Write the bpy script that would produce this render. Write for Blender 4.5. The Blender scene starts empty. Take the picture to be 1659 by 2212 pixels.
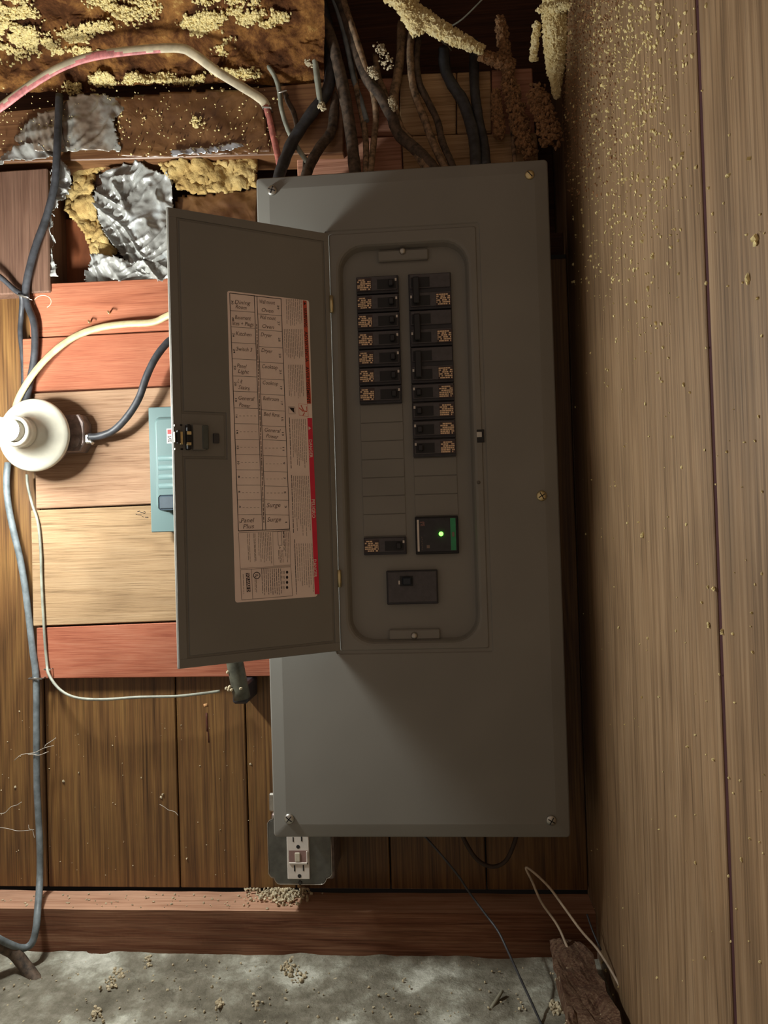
import bpy, bmesh, math, random
from mathutils import Vector, Matrix, noise
SC = bpy.context.scene
COL = SC.collection
PI = math.pi
# ------------------------------------------------------------------ camera
F = 1660.0
CAMP = Vector((.0438, -1.0152, -.0328))
def _rot(y, p, r):
    return (Matrix.Rotation(y, 3, 'Z') @ Matrix.Rotation(p, 3, 'X') @ Matrix.Rotation(r, 3, 'Y'))
R3 = _rot(math.radians(4.41), math.radians(1.04), math.radians(1.71))
cam = bpy.data.cameras.new('camera'); co = bpy.data.objects.new('camera', cam); COL.objects.link(co)
cam.sensor_fit = 'VERTICAL'; cam.sensor_height = 36.0; cam.sensor_width = 27.0
cam.lens = F/2212*36.0; cam.clip_start = .01
co.matrix_world = Matrix.Translation(CAMP) @ (R3 @ Matrix.Rotation(PI/2, 3, 'X')).to_4x4()
SC.camera = co
# ------------------------------------------------------------------ light, exposure
BULB_POWER = 13.5
WORLD = (0.52, .405, .315); WORLD_S = .47
w = bpy.data.worlds.new('room_dusk'); SC.world = w; w.use_nodes = True
w.node_tree.nodes['Background'].inputs[0].default_value = (*WORLD, 1)
w.node_tree.nodes['Background'].inputs[1].default_value = WORLD_S
SC.view_settings.view_transform = 'Standard'; SC.view_settings.look = 'None'
SC.view_settings.gamma = 1; SC.view_settings.use_curve_mapping = False
SC.view_settings.exposure = 0.0
# ------------------------------------------------------------------ pixel -> place helpers
def ray(x, y): return R3 @ Vector(((x-829.5)/F, 1, (1106-y)/F))
def at(x, y, Y):
    d = ray(x, y); return CAMP + d*((Y-CAMP.y)/d.y)
def atX(x, y, X):
    d = ray(x, y); return CAMP + d*((X-CAMP.x)/d.x)
def atZ(x, y, Z):
    d = ray(x, y); return CAMP + d*((Z-CAMP.z)/d.z)
RX = .236       # right wall plane
PY = .118       # panelling plane
BY = .100       # face of the boards
SZ = -.570      # top of sill plate
FZ = -.634      # concrete
# door frame: s along the door from the hinge, z up, h out of its inner face
DH = Vector((-.097, 0, 0)); DU = Vector((-.8437, -.5368, 0)).normalized(); DN = Vector((.5368, -.8437, 0)).normalized()
def D(s, z, h): return DH + DU*s + DN*h + Vector((0, 0, z))
def dp(px, py, h=.004):
    d = ray(px, py); o = DH + DN*h
    t = (o-CAMP).dot(DN)/d.dot(DN); p = CAMP + d*t - o
    return p.dot(DU), p.z
# ------------------------------------------------------------------ materials
def lin(c):
    if isinstance(c, str):
        c = [int(c[i:i+2], 16)/255 for i in (0, 2, 4)]
    return tuple(((v+.055)/1.055)**2.4 if v > .04045 else v/12.92 for v in c)
MATS = {}
class NT:
    def __init__(s, name, rough=.6, metal=0, spec=.5):
        m = bpy.data.materials.new(name); m.use_nodes = True; s.m = m; s.t = m.node_tree
        s.b = s.t.nodes['Principled BSDF']; s.b.inputs['Roughness'].default_value = rough
        s.b.inputs['Metallic'].default_value = metal; s.b.inputs['Specular IOR Level'].default_value = spec
    def n(s, ty, **kw):
        nd = s.t.nodes.new(ty)
        for k, v in kw.items():
            if k.startswith('i_'):
                nd.inputs[k[2:].replace('_', ' ')].default_value = v
            else: setattr(nd, k, v)
        return nd
    def l(s, a, b): s.t.links.new(a, b)
    def coord(s, scale=(1, 1, 1), rnd=False):
        tc = s.n('ShaderNodeTexCoord'); mp = s.n('ShaderNodeMapping'); mp.inputs['Scale'].default_value = scale
        s.l(tc.outputs['Object'], mp.inputs['Vector'])
        if rnd:
            oi = s.n('ShaderNodeObjectInfo'); mu = s.n('ShaderNodeMath', operation='MULTIPLY'); mu.inputs[1].default_value = 7.3
            s.l(oi.outputs['Random'], mu.inputs[0]); s.l(mu.outputs[0], mp.inputs['Location'])
        return mp.outputs[0]
    def noise(s, vec, scale, detail=4, rough=.6, dist=0):
        nd = s.n('ShaderNodeTexNoise'); nd.inputs['Scale'].default_value = scale; nd.inputs['Detail'].default_value = detail
        nd.inputs['Roughness'].default_value = rough; nd.inputs['Distortion'].default_value = dist
        s.l(vec, nd.inputs['Vector']); return nd.outputs['Fac']
    def ramp(s, fac, stops):
        r = s.n('ShaderNodeValToRGB'); e = r.color_ramp.elements
        while len(e) < len(stops): e.new(.5)
        for k, (p, c) in zip(e, stops): k.position = p; k.color = (*lin(c), 1) if not isinstance(c, (int, float)) else (c, c, c, 1)
        s.l(fac, r.inputs[0]); return r.outputs[0]
    def mix(s, fac, a, b, mode='MIX'):
        m = s.n('ShaderNodeMix', data_type='RGBA', blend_type=mode)
        for v, i in ((fac, 0), (a, 6), (b, 7)):
            if hasattr(v, 'type') or hasattr(v, 'is_linked'): s.l(v, m.inputs[i])
            elif i == 0: m.inputs[0].default_value = v
            else: m.inputs[i].default_value = (*lin(v), 1)
        return m.outputs[2]
    def bump(s, fac, strength=.3, dist=.002):
        b = s.n('ShaderNodeBump'); b.inputs['Strength'].default_value = strength; b.inputs['Distance'].default_value = dist
        s.l(fac, b.inputs['Height']); s.l(b.outputs[0], s.b.inputs['Normal'])
    def col(s, c):
        if isinstance(c, (str, tuple)): s.b.inputs['Base Color'].default_value = (*lin(c), 1)
        else: s.l(c, s.b.inputs['Base Color'])
def plain(name, c, rough=.5, metal=0, var=.08, scale=60, spec=.5, bump=0):
    """single colour with slight procedural mottling"""
    t = NT(name, rough, metal, spec); v = t.coord()
    f = t.noise(v, scale, 3)
    rgb = [int(c[i:i+2], 16)/255 for i in (0, 2, 4)]
    t.col(t.ramp(f, [(.3, tuple(max(0, x*(1-var)) for x in rgb)), (.7, tuple(min(1, x*(1+var)) for x in rgb))]))
    if bump: t.bump(f, bump, .001)
    return t.m
def wood(name, dark, mid, light, axis='Z', grain=1.0, rough=.55, knots=.35, bump=.25, spec=.4, fine=1.0, rings=26):
    t = NT(name, rough, 0, spec)
    st = {'Z': (1, 1, .05), 'X': (.06, 1, 1)}[axis]
    st2 = {'Z': (1, 1, .018), 'X': (.02, 1, 1)}[axis]
    v = t.coord(st, True); v2 = t.coord(st2, True)
    big = t.noise(v, 14*grain, 2, .5, .6)
    # cathedral figure: rings of a slowly varying field
    mu = t.n('ShaderNodeMath', operation='MULTIPLY'); mu.inputs[1].default_value = rings; t.l(big, mu.inputs[0])
    sn = t.n('ShaderNodeMath', operation='PINGPONG'); sn.inputs[1].default_value = 1; t.l(mu.outputs[0], sn.inputs[0])
    fin = t.noise(v2, 420*fine, 4, .7)
    c1 = t.ramp(sn.outputs[0], [(0, dark), (.35, mid), (1, light)])
    c2 = t.ramp(fin, [(.3, dark), (.5, mid), (.72, light)])
    c = t.mix(knots, c2, c1)
    blot = t.noise(t.coord((1, 1, 1), True), 7, 3)
    c = t.mix(.35, c, t.ramp(blot, [(.3, '8a8480'), (.7, 'ffffff')]), 'MULTIPLY')
    t.col(c); t.bump(fin, bump, .0008); return t.m
M = {}
M['panel_dark'] = wood('walnut_panelling', '39240e', '6e4c2a', '94703f', 'Z', 1.0, .45, .3, .3, .5, .8)
M['panel_right'] = wood('walnut_panelling_right', '54402c', '947656', 'b09474', 'Z', .8, .5, .3, .35, .45, .7)
M['sheath'] = wood('dark_sheathing', '2a150b', '4a2a1a', '63402a', 'X', 1, .7, .3)
M['board_a'] = wood('red_brown_board', '7c402c', 'b06c50', 'c07e62', 'X', 1.0, .7, .35, .3, .15, fine=1.7)
M['board_b'] = wood('red_board', '884834', 'a8664c', 'b4785c', 'X', .7, .7, .18, .25, .15, fine=1.7)
M['board_c'] = wood('pale_board', '785640', 'b08c70', 'bc9c80', 'X', .9, .75, .25, .5, .15, fine=1.7)
M['board_d'] = wood('sandy_board', '745c44', 'ac8e6c', 'ba9f7e', 'X', .8, .8, .25, .7, .12, fine=1.7)
M['board_e'] = wood('bottom_red_board', '7e4030', 'a4624a', 'b0765e', 'X', .8, .7, .2, .25, .15, fine=1.7)
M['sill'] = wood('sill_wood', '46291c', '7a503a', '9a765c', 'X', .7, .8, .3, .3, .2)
M['sill_lit_top'] = wood('sill_lit_top_wood', '9a6c54', 'c89a7e', 'd4ac92', 'X', .7, .8, .3, .3, .2)  # paler sill wood: the light falling on the top is put into its colour
M['beam'] = wood('beam_wood', '57341f', '7d5638', '8f6846', 'X', .6, .45, .15, .15, .5, .6)
M['stud'] = wood('stud_wood', '4a3224', '6e5040', '846654', 'Z', .7, .7, .2)
M['tan'] = wood('tan_board', '8e6c48', 'c8a47a', 'dcb890', 'X', .7, .8, .2)
M['pink'] = wood('pink_board', '8c5a44', 'c08a70', 'd09c84', 'X', .7, .8, .2)
def enamel(name, c, rough=.42):
    t = NT(name, rough, 0, .45); v = t.coord(); f = t.noise(v, 900, 2)
    rgb = [int(c[i:i+2], 16)/255 for i in (0, 2, 4)]
    g = t.noise(v, 5, 2)
    t.col(t.ramp(g, [(.3, tuple(x*.95 for x in rgb)), (.7, tuple(x*1.04 for x in rgb))])); t.bump(f, .08, .0004); return t.m
M['grey'] = enamel('grey_enamel', '7f7d77')
M['bluegrey'] = enamel('blue_grey_enamel', '5e7474', .38)
M['steel'] = plain('zinc_steel', 'b9b6ae', .32, .9, .1, 80)
M['brass'] = plain('brassy_zinc', 'd8c89a', .35, .85, .1)
M['boxsteel'] = plain('dull_box_steel', '8a7b76', .5, .5, .15, 120)
M['black'] = plain('black_moulding', '2b2a30', .45, 0, .12, 120)
M['blackdeep'] = plain('deep_black', '101014', .5)
M['blacktop'] = plain('toggle_black', '1b1b20', .4)
M['breakerface'] = plain('breaker_charcoal', '4a474b', .5, 0, .08, 150)
M['amber'] = plain('amber_print', 'e6c8a4', .6)
M['white'] = plain('white_plastic', 'd8cfc6', .4, 0, .03)
M['porcelain'] = plain('glazed_porcelain', 'd8d4c4', .2, 0, .05, 30, .6)
M['cord'] = plain('black_cord', '35363a', .5, 0, .25, 90)
M['cordgrey'] = plain('grey_cable', '6a7276', .5, 0, .2, 60)
M['corddark'] = plain('dusty_dark_cable', '44382e', .75, 0, .5, 110)
M['cordbrown'] = plain('dusty_brown_cable', '705c48', .8, 0, .5, 110)
M['cream'] = plain('cream_cable', 'b0a07a', .5, 0, .12, 60)
M['greywire'] = plain('pale_grey_wire', '8c8e82', .5, 0, .15, 60)
M['whitewire'] = plain('thin_white_wire', 'b8a792', .45, 0, .1)
M['redcable'] = plain('faded_red_sheath', 'b06a60', .6, 0, .2, 120)
t = NT('white_red_sheath', .5); v = t.coord((1, 1, 1)); f = t.noise(v, 22, 3, .6); t.col(t.ramp(f, [(.44, 'd9cbb4'), (.52, 'c98484')])); M['whitered'] = t.m
M['sheathwhite'] = plain('off_white_sheath', 'cfc2a6', .5, 0, .1, 60)
M['sheathred'] = plain('rose_sheath', 'c07878', .5, 0, .2, 120)
M['bark'] = wood('rotten_wood', '3a261c', '6a4a38', '9a846a', 'Z', 1.4, .9, .3, .8)
M['green'] = plain('green_plastic', '2f8a5e', .5)
M['red'] = plain('red_ink', 'e0284a', .5, 0, .03)
M['orange'] = plain('orange_red_ink', 'cc5238', .5, 0, .05)
M['paper'] = plain('label_paper', 'fbe6dc', .55, 0, .03, 20)
M['ink'] = plain('black_ink', '2a2024', .6)
M['pencil'] = plain('pen_grey', '6c5850', .6)
M['greyink'] = plain('grey_ink', '7c6a60', .6)
M['whiteink'] = plain('white_ink', 'f0d8d0', .6)
MB = t = NT('bulb_glow', .3); t.b.inputs['Base Color'].default_value = (.9, .9, .85, 1)
t.b.inputs['Emission Color'].default_value = (.97, 1.0, .95, 1); t.b.inputs['Emission Strength'].default_value = 1; M['bulb'] = t.m
t = NT('bulb_neck_glow', .3); t.b.inputs['Emission Color'].default_value = (.97, 1.0, .95, 1); t.b.inputs['Emission Strength'].default_value = BULB_POWER*8; M['bulbneck'] = t.m; t = MB
BULB_AREA = 2*PI*.0135*.095
t.b.inputs['Emission Strength'].default_value = BULB_POWER/(BULB_AREA*PI)/1.0
t = NT('green_led', .3); t.b.inputs['Base Color'].default_value = (.1, .8, .1, 1)
t.b.inputs['Emission Color'].default_value = (.12, 1, .06, 1); t.b.inputs['Emission Strength'].default_value = 6; M['led'] = t.m
# concrete with pale efflorescence and stains of its own
t = NT('old_concrete', .9, 0, .2); v = t.coord(); a = t.noise(v, 9, 6, .65); b = t.noise(v, 60, 6, .7); s = t.noise(v, 220, 3)
c = t.ramp(a, [(.35, '6c675a'), (.48, '8d887a'), (.55, 'a8a698'), (.62, 'd4d4c8')])
c = t.mix(.55, c, t.ramp(b, [(.3, '8d8878'), (.65, 'ffffff')]), 'MULTIPLY'); t.col(c)
ad = t.n('ShaderNodeMath', operation='ADD'); t.l(b, ad.inputs[0]); t.l(s, ad.inputs[1]); t.bump(ad.outputs[0], .7, .003); M['concrete'] = t.m
def fluffy(name, stops, scale=40, bump=.8, rough=.95):
    t = NT(name, rough, 0, .1); v = t.coord(); a = t.noise(v, scale, 8, .72, .4); t.col(t.ramp(a, stops)); t.bump(t.noise(v, scale*4, 5, .7), bump, .003); return t.m
M['crust'] = fluffy('brown_insulation_crust', [(.33, '1e0f08'), (.48, '54341e'), (.62, '8a6034'), (.75, 'c9a868')], 22)
M['crumb'] = plain('pale_yellow_crumb', 'dccb92', .9, 0, .12, 200)
M['crumbbrown'] = plain('brown_crumb', '8a6848', .9, 0, .25, 200)
M['crumbwhite'] = plain('pale_debris', 'b9ac90', .9, 0, .2, 200)
M['foam'] = fluffy('yellow_foam', [(.3, 'c4a870'), (.5, 'e4d29e'), (.75, 'f4e8c0')], 60, .6)
M['fibre'] = fluffy('yellow_fibreglass', [(.3, '947446'), (.5, 'c0a268'), (.75, 'd4bc86')], 30, .9)
M['web'] = plain('dusty_cobweb', 'a8a094', .9)
t = NT('crinkled_plastic_foil', .28, .2, .8); v = t.coord(); a = t.noise(v, 30, 5, .6); t.col(t.ramp(a, [(.3, '7c7a76'), (.55, 'a6a6a2'), (.75, 'c6ccce')])); t.bump(t.noise(v, 60, 3, .6, 1.5), .3, .003); M['foil'] = t.m
t = NT('dull_plastic_film', .25, .2, .8); v = t.coord(); a = t.noise(v, 14, 4, .6); t.col(t.ramp(a, [(.35, '5a4434'), (.52, '7c6e60'), (.7, 'a4a8a4')])); t.bump(t.noise(v, 30, 3, .6, 1), .4, .004); M['film'] = t.m
t = NT('brown_kraft_film', .35, 0, .7); v = t.coord(); a = t.noise(v, 20, 5); t.col(t.ramp(a, [(.3, '4a2c18'), (.6, '74502f'), (.8, '8a6842')])); t.bump(t.noise(v, 26, 3, .6, .8), .5, .005); M['kraft'] = t.m
t = NT('orange_brown_backing', .6, 0, .4); v = t.coord((1, 1, .3)); a = t.noise(v, 30, 4); t.col(t.ramp(a, [(.3, '5c3018'), (.7, '925434')])); M['backing'] = t.m

# ------------------------------------------------------------------ object helpers
def obj(name, bm, mat, parent=None, smooth=False, mats=None):
    me = bpy.data.meshes.new(name); bm.to_mesh(me); bm.free()
    for m in (mats or [mat]): me.materials.append(m)
    if smooth:
        for p in me.polygons: p.use_smooth = True
    o = bpy.data.objects.new(name, me); COL.objects.link(o)
    if parent is not None:
        o.parent = parent; o.matrix_parent_inverse = Matrix.Identity(4)
        off = Vector((0, 0, 0)); q = parent
        while q is not None: off += q.location; q = q.parent
        o.location = -off
    return o
def tag(o, label=None, cat=None, group=None, kind=None):
    if label: o['label'] = label
    if cat: o['category'] = cat
    if group: o['group'] = group
    if kind: o['kind'] = kind
    return o
def empty(name, loc, label, cat, group=None):
    o = bpy.data.objects.new(name, None); o.empty_display_size = .02; o.location = loc; COL.objects.link(o)
    return tag(o, label, cat, group)
def box(bm, x0, x1, y0, y1, z0, z1, bev=0, mi=0, seg=1):
    g = bmesh.new(); bmesh.ops.create_cube(g, size=1)
    for v in g.verts: v.co = Vector(((x0+x1)/2+v.co.x*(x1-x0), (y0+y1)/2+v.co.y*(y1-y0), (z0+z1)/2+v.co.z*(z1-z0)))
    if bev: bmesh.ops.bevel(g, geom=g.edges[:], offset=bev, segments=seg, affect='EDGES', profile=.6)
    for f in g.faces: f.material_index = mi
    return merge(bm, g)
def merge(bm, g, fn=None):
    mp = [bm.verts.new(fn(v.co) if fn else v.co) for v in g.verts]
    g.verts.index_update()
    for f in g.faces:
        try:
            nf = bm.faces.new([mp[v.index] for v in f.verts]); nf.material_index = f.material_index; nf.smooth = f.smooth
        except ValueError: pass
    g.free(); return bm
def BX(*a, **k): return box(bmesh.new(), *a, **k)
def frame_box(fn, s0, s1, z0, z1, h0, h1, bev=0, bm=None):
    """box in a local frame fn(a, b, c)"""
    g = BX(s0, s1, h0, h1, z0, z1, bev=bev)
    bm = bm or bmesh.new()
    merge(bm, g, lambda c: fn(c.x, c.z, c.y)); bmesh.ops.recalc_face_normals(bm, faces=bm.faces[:]); return bm
DF = lambda s, z, h: D(s, z, h)
def rrect(x0, x1, z0, z1, r, n=6):
    r = max(r, 1e-5); pts = []
    for cx, cz, a0 in ((x1-r, z1-r, 0), (x0+r, z1-r, 90), (x0+r, z0+r, 180), (x1-r, z0+r, 270)):
        for k in range(n+1):
            a = math.radians(a0+90*k/n); pts.append((cx+r*math.cos(a), cz+r*math.sin(a)))
    return pts
def loft(levels, cap0=False, cap1=False, fn=None, bm=None):
    """levels: list of (list of (x,z), y)"""
    bm = bm or bmesh.new(); fn = fn or (lambda x, z, y: Vector((x, y, z))); rows = []
    for pts, y in levels: rows.append([bm.verts.new(fn(x, z, y)) for x, z in pts])
    for a, b in zip(rows, rows[1:]):
        n = len(a)
        for i in range(n): bm.faces.new((a[i], a[(i+1) % n], b[(i+1) % n], b[i]))
    if cap0: bm.faces.new(rows[0])
    if cap1: bm.faces.new(rows[-1][::-1])
    bmesh.ops.recalc_face_normals(bm, faces=bm.faces[:])
    return bm
def catmull(P, n=6):
    P = [Vector(p) for p in P]
    if len(P) < 3: return [P[0].lerp(P[-1], i/n) for i in range(n+1)]
    Q = [P[0]*2-P[1]]+P+[P[-1]*2-P[-2]]; out = []
    for i in range(1, len(Q)-2):
        a, b, c, d = Q[i-1:i+3]
        for k in range(n):
            u = k/n
            out.append(.5*((2*b)+(c-a)*u+(2*a-5*b+4*c-d)*u*u+(3*b-a-3*c+d)*u**3))
    out.append(P[-1]); return out
def tube(bm, P, r, seg=8, n=6, flat=1.0, smooth=True, wob=0):
    pts = catmull(P, n) if n > 1 else [Vector(p) for p in P]
    rows = []; up = Vector((0, 1, 0))
    for i, p in enumerate(pts):
        tg = (pts[min(i+1, len(pts)-1)]-pts[max(i-1, 0)]).normalized()
        s = tg.cross(up)
        if s.length < .2: s = tg.cross(Vector((1, 0, 0)))
        s.normalize(); u = s.cross(tg).normalized()
        rr = (r(i/(len(pts)-1)) if callable(r) else r)*(1+wob*noise.noise(p*90))
        rows.append([bm.verts.new(p+s*math.cos(2*PI*k/seg)*rr+u*math.sin(2*PI*k/seg)*rr*flat) for k in range(seg)])
    for a, b in zip(rows, rows[1:]):
        for k in range(seg):
            f = bm.faces.new((a[k], b[k], b[(k+1) % seg], a[(k+1) % seg])); f.smooth = smooth
    bm.faces.new(rows[0]); bm.faces.new(rows[-1][::-1])
    bmesh.ops.recalc_face_normals(bm, faces=bm.faces[:])
    return bm
def lathe(prof, c, ax=Vector((0, -1, 0)), seg=40, bm=None, closed=True):
    """prof: (radius, distance along ax)"""
    bm = bm or bmesh.new(); ax = ax.normalized()
    s = ax.cross(Vector((0, 0, 1)));
    if s.length < .1: s = ax.cross(Vector((1, 0, 0)))
    s.normalize(); u = s.cross(ax); rows = []
    for r, h in prof:
        rows.append([bm.verts.new(c+ax*h+(s*math.cos(2*PI*k/seg)+u*math.sin(2*PI*k/seg))*max(r, 1e-5)) for k in range(seg)])
    for a, b in zip(rows, rows[1:]):
        for k in range(seg):
            f = bm.faces.new((a[k], a[(k+1) % seg], b[(k+1) % seg], b[k])); f.smooth = True
    if closed: bm.faces.new(rows[0]); bm.faces.new(rows[-1][::-1])
    bmesh.ops.recalc_face_normals(bm, faces=bm.faces[:]); return bm
ICO = []
def _ico():
    g = bmesh.new(); bmesh.ops.create_icosphere(g, subdivisions=1, radius=1); g.verts.index_update()
    r = ([v.co.copy() for v in g.verts], [tuple(v.index for v in f.verts) for f in g.faces]); g.free(); return r
ICO = _ico()
def blobs(items, jag=.35, seed=1):
    """items: (centre, radius, squash normal or None) -> one mesh of little irregular lumps"""
    rnd = random.Random(seed); V = []; Fc = []
    for c, r, nrm in items:
        b = len(V); sx, sy, sz = rnd.uniform(.6, 1.3), rnd.uniform(.6, 1.3), rnd.uniform(.6, 1.3)
        for p in ICO[0]:
            k = r*(1+rnd.uniform(-jag, jag)); V.append((c[0]+p.x*k*sx, c[1]+p.y*k*sy, c[2]+p.z*k*sz))
        Fc += [tuple(b+i for i in f) for f in ICO[1]]
    me = bpy.data.meshes.new('lumps'); me.from_pydata(V, [], Fc); return me
def stuff(name, items, mat, label, cat, parent=None, jag=.35, seed=1):
    me = blobs(items, jag, seed); me.name = name; me.materials.append(mat)
    o = bpy.data.objects.new(name, me); COL.objects.link(o)
    if parent is not None:
        o.parent = parent; off = Vector((0, 0, 0)); q = parent
        while q is not None: off += q.location; q = q.parent
        o.location = -off; tag(o, label=label, kind='stuff')
    else: tag(o, label, cat, kind='stuff')
    return o
def sheet(fn, nu, nv, keep=None, thick=0):
    """grid surface fn(u, v) -> point, optionally trimmed"""
    bm = bmesh.new(); g = [[bm.verts.new(fn(i/nu, j/nv)) for j in range(nv+1)] for i in range(nu+1)]
    for i in range(nu):
        for j in range(nv):
            if keep and not keep((i+.5)/nu, (j+.5)/nv): continue
            bm.faces.new((g[i][j], g[i+1][j], g[i+1][j+1], g[i][j+1]))
    bmesh.ops.delete(bm, geom=[v for v in bm.verts if not v.link_faces], context='VERTS')
    if thick:
        r = bmesh.ops.solidify(bm, geom=bm.faces[:], thickness=thick)
    bmesh.ops.recalc_face_normals(bm, faces=bm.faces[:])
    return bm
def inpoly(x, y, P):
    c = False; j = len(P)-1
    for i in range(len(P)):
        if (P[i][1] > y) != (P[j][1] > y) and x < (P[j][0]-P[i][0])*(y-P[i][1])/(P[j][1]-P[i][1])+P[i][0]: c = not c
        j = i
    return c
def N(p, s, o=4): return noise.fractal(Vector(p)*s, 1.0, 2.0, o)

# ================================================================== STRUCTURE
def struct(name, parts, label=None):
    """empty holding plank children"""
    o = bpy.data.objects.new(name, None); COL.objects.link(o); o['kind'] = 'structure'
    if label: o['label'] = label
    for nm, bm, m in parts: obj(nm, bm, m, o)
    return o
# back wall : vertical panelling planks with open grooves, dark backing behind
xs = [-.95, -.760, -.572, -.3665, -.2604, -.19, -.05, .09, .2355]
G = .0011
parts = [('panel', BX(xs[i]+G, xs[i+1]-G, PY, PY+.012, -.5655, .35 if i else .36, bev=.0012), M['panel_dark']) for i in range(len(xs)-1)]
parts.append(('backing', BX(-.95, .2355, PY+.0125, PY+.02, -.66, .36), M['blackdeep']))
wall_back = struct('wall_back', parts)
# horizontal boards in front
bd = [(612, 598, 730, 713, 62, 'board_a'), (730, 713, 848, 833, 48, 'board_b'), (848, 833, 1101, 1088, 72, 'board_c'),
      (1101, 1088, 1355, 1343, 66, 'board_d'), (1355, 1343, 1468, 1465, 78, 'board_e')]
for (t0, t1, b0, b1, xl, mk) in bd:
    a = at(xl, t0, BY); b = at(380, t1, BY); c = at(xl, b0, BY); d = at(380, b1, BY)
    xe = -.165
    def zz(p, q, x): return p.z+(q.z-p.z)*(x-p.x)/(q.x-p.x)
    g = .0012
    q = [(a.x, zz(a, b, a.x)-g), (xe, zz(a, b, xe)-g), (xe, zz(c, d, xe)+g), (a.x, zz(c, d, a.x)+g)]
    bm = bmesh.new()
    f = [bm.verts.new((x, BY, z)) for x, z in q]; k = [bm.verts.new((x, PY-.0005, z)) for x, z in q]
    bm.faces.new(f); bm.faces.new(k[::-1])
    for i in range(4): bm.faces.new((f[i], k[i], k[(i+1) % 4], f[(i+1) % 4]))
    bmesh.ops.recalc_face_normals(bm, faces=bm.faces[:])
    bmesh.ops.bevel(bm, geom=bm.edges[:], offset=.0012, segments=1, affect='EDGES')
    obj('board', bm, M[mk], wall_back)
# right wall
ys = [(.119, -.4490), (-.4580, -.62), (-.6215, -.95)]
wall_right = struct('wall_right', [('panel', BX(RX, RX+.006, b, a, -.75, .86, bev=.0008), M['panel_right']) for a, b in ys]
       + [('panel', BX(RX, RX+.006, .12, .24, -.75, .95), M['panel_right']), ('groove_strip', BX(RX+.0015, RX+.0058, -.4582, -.4488, -.75, .86), plain('groove_maroon_strip', '3c1418', .9)), ('backing', BX(RX+.0065, RX+.012, -.95, .24, -.75, .95), plain('groove_maroon', '4a1a1c', .8))])
# upper opening: deep sheathing, beam, stud, small boards
SHY = .215
wu = struct('wall_upper', [
    ('sheathing', BX(-.95, .2355, SHY, SHY+.02, .30, .95, bev=.001), M['sheath']),
    ('stud', BX(-.70, at(105, 500, .095).x, .095, .20, .335, at(60, 365, .095).z, bev=.002), M['stud']),
    ('backing', BX(at(112, 500, .15).x, at(212, 500, .15).x, .15, .17, .34, .47, bev=.004), M['backing']),
    ('block', BX(-.1, .2355, PY+.032, SHY, .3605, .40), M['sheath'])])
def quadboard(px, Yf, Yb, mat, parent, name='board', seg=None):
    """board from four picture corners (tl,tr,br,bl) on plane Yf, with thickness"""
    bm = bmesh.new(); q = [at(x, y, Yf) for x, y in px]
    f = [bm.verts.new(p) for p in q]; k = [bm.verts.new((p.x, Yb, p.z)) for p in q]
    bm.faces.new(f); bm.faces.new(k[::-1])
    for i in range(4): bm.faces.new((f[i], k[i], k[(i+1) % 4], f[(i+1) % 4]))
    bmesh.ops.recalc_face_normals(bm, faces=bm.faces[:]); bmesh.ops.bevel(bm, geom=bm.edges[:], offset=.0015, segments=1, affect='EDGES')
    return obj(name, bm, mat, parent)
quadboard([(-40, 245), (742, 172), (742, 330), (-40, 352)], .10, .15, M['beam'], wu, 'beam')
quadboard([(742, 170), (862, 168), (862, 292), (742, 296)], .125, .15, M['pink'], wu)
quadboard([(864, 160), (985, 156), (985, 288), (864, 292)], .122, .15, M['tan'], wu)
quadboard([(987, 156), (1060, 152), (1062, 286), (987, 288)], .125, .15, M['tan'], wu)
quadboard([(1062, 150), (1150, 146), (1156, 300), (1062, 300)], .128, .15, M['pink'], wu)
quadboard([(640, 300), (866, 294), (872, 420), (644, 430)], .118, .148, M['pink'], wu)
quadboard([(868, 294), (1040, 288), (1046, 410), (874, 420)], .120, .15, M['tan'], wu)
quadboard([(1042, 290), (1160, 286), (1166, 410), (1048, 412)], .124, .15, M['tan'], wu)
# dark joist running over the cable hole
quadboard([(-40, -80), (700, -80), (700, 60), (-40, 90)], .16, .20, M['sheath'], wu, 'joist')
struct('ceiling', [('joist', BX(-.95, RX-.002, -.35, .20, .86, .90), M['sheath'])])
# sill plate and concrete
def sill():
    def fn(u, v):
        x = -.95+u*(RX-.002+.95)
        # profile v: back of top -> front of top -> face bottom
        if v < .5: y = .117-(v/.5)*(.117-.060); z = SZ
        else: y = .060; z = SZ-((v-.5)/.5)*(SZ-FZ)
        n = N((x*1, y*3, z*3), 9, 3)*.0016
        return Vector((x, y+(n if v >= .5 else 0), z+(n if v < .5 else 0)))
    bm = bmesh.new(); nu, nv = 160, 8
    g = [[bm.verts.new(fn(i/nu, j/nv)) for j in range(nv+1)] for i in range(nu+1)]
    for i in range(nu):
        for j in range(nv): bm.faces.new((g[i][j], g[i+1][j], g[i+1][j+1], g[i][j+1]))
    bb = [(bm.verts.new((g[i][0].co.x, .117, FZ-.02)), bm.verts.new((g[i][0].co.x, .06, FZ-.02))) for i in (0, nu)]
    bmesh.ops.recalc_face_normals(bm, faces=bm.faces[:]); return bm
o = obj('baseboard_back', sill(), None, mats=[M['sill_lit_top'], M['sill']])
for p_ in o.data.polygons: p_.material_index = 0 if abs(p_.normal.z) > .6 else 1  # upward faces get the wood with light painted in, the front the darker one
o.location = (0, 0, 0); tag(o, 'rough timber sill plate along the foot of the wall', kind='structure')
def floor_fn(u, v):
    x = -.95+u*(RX+.95); y = .062-v*.60
    z = FZ + N((x, y, 0), 14, 5)*.004 - (.010 if False else 0)
    if y > .045: z += (y-.045)*.25
    cr = abs((x+.33)*.6+(y+.02)*1+.02*noise.noise(Vector((x*30, y*30, 0))))
    if cr < .004: z -= .005*(1-cr/.004)
    return Vector((x, y, z))
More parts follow.
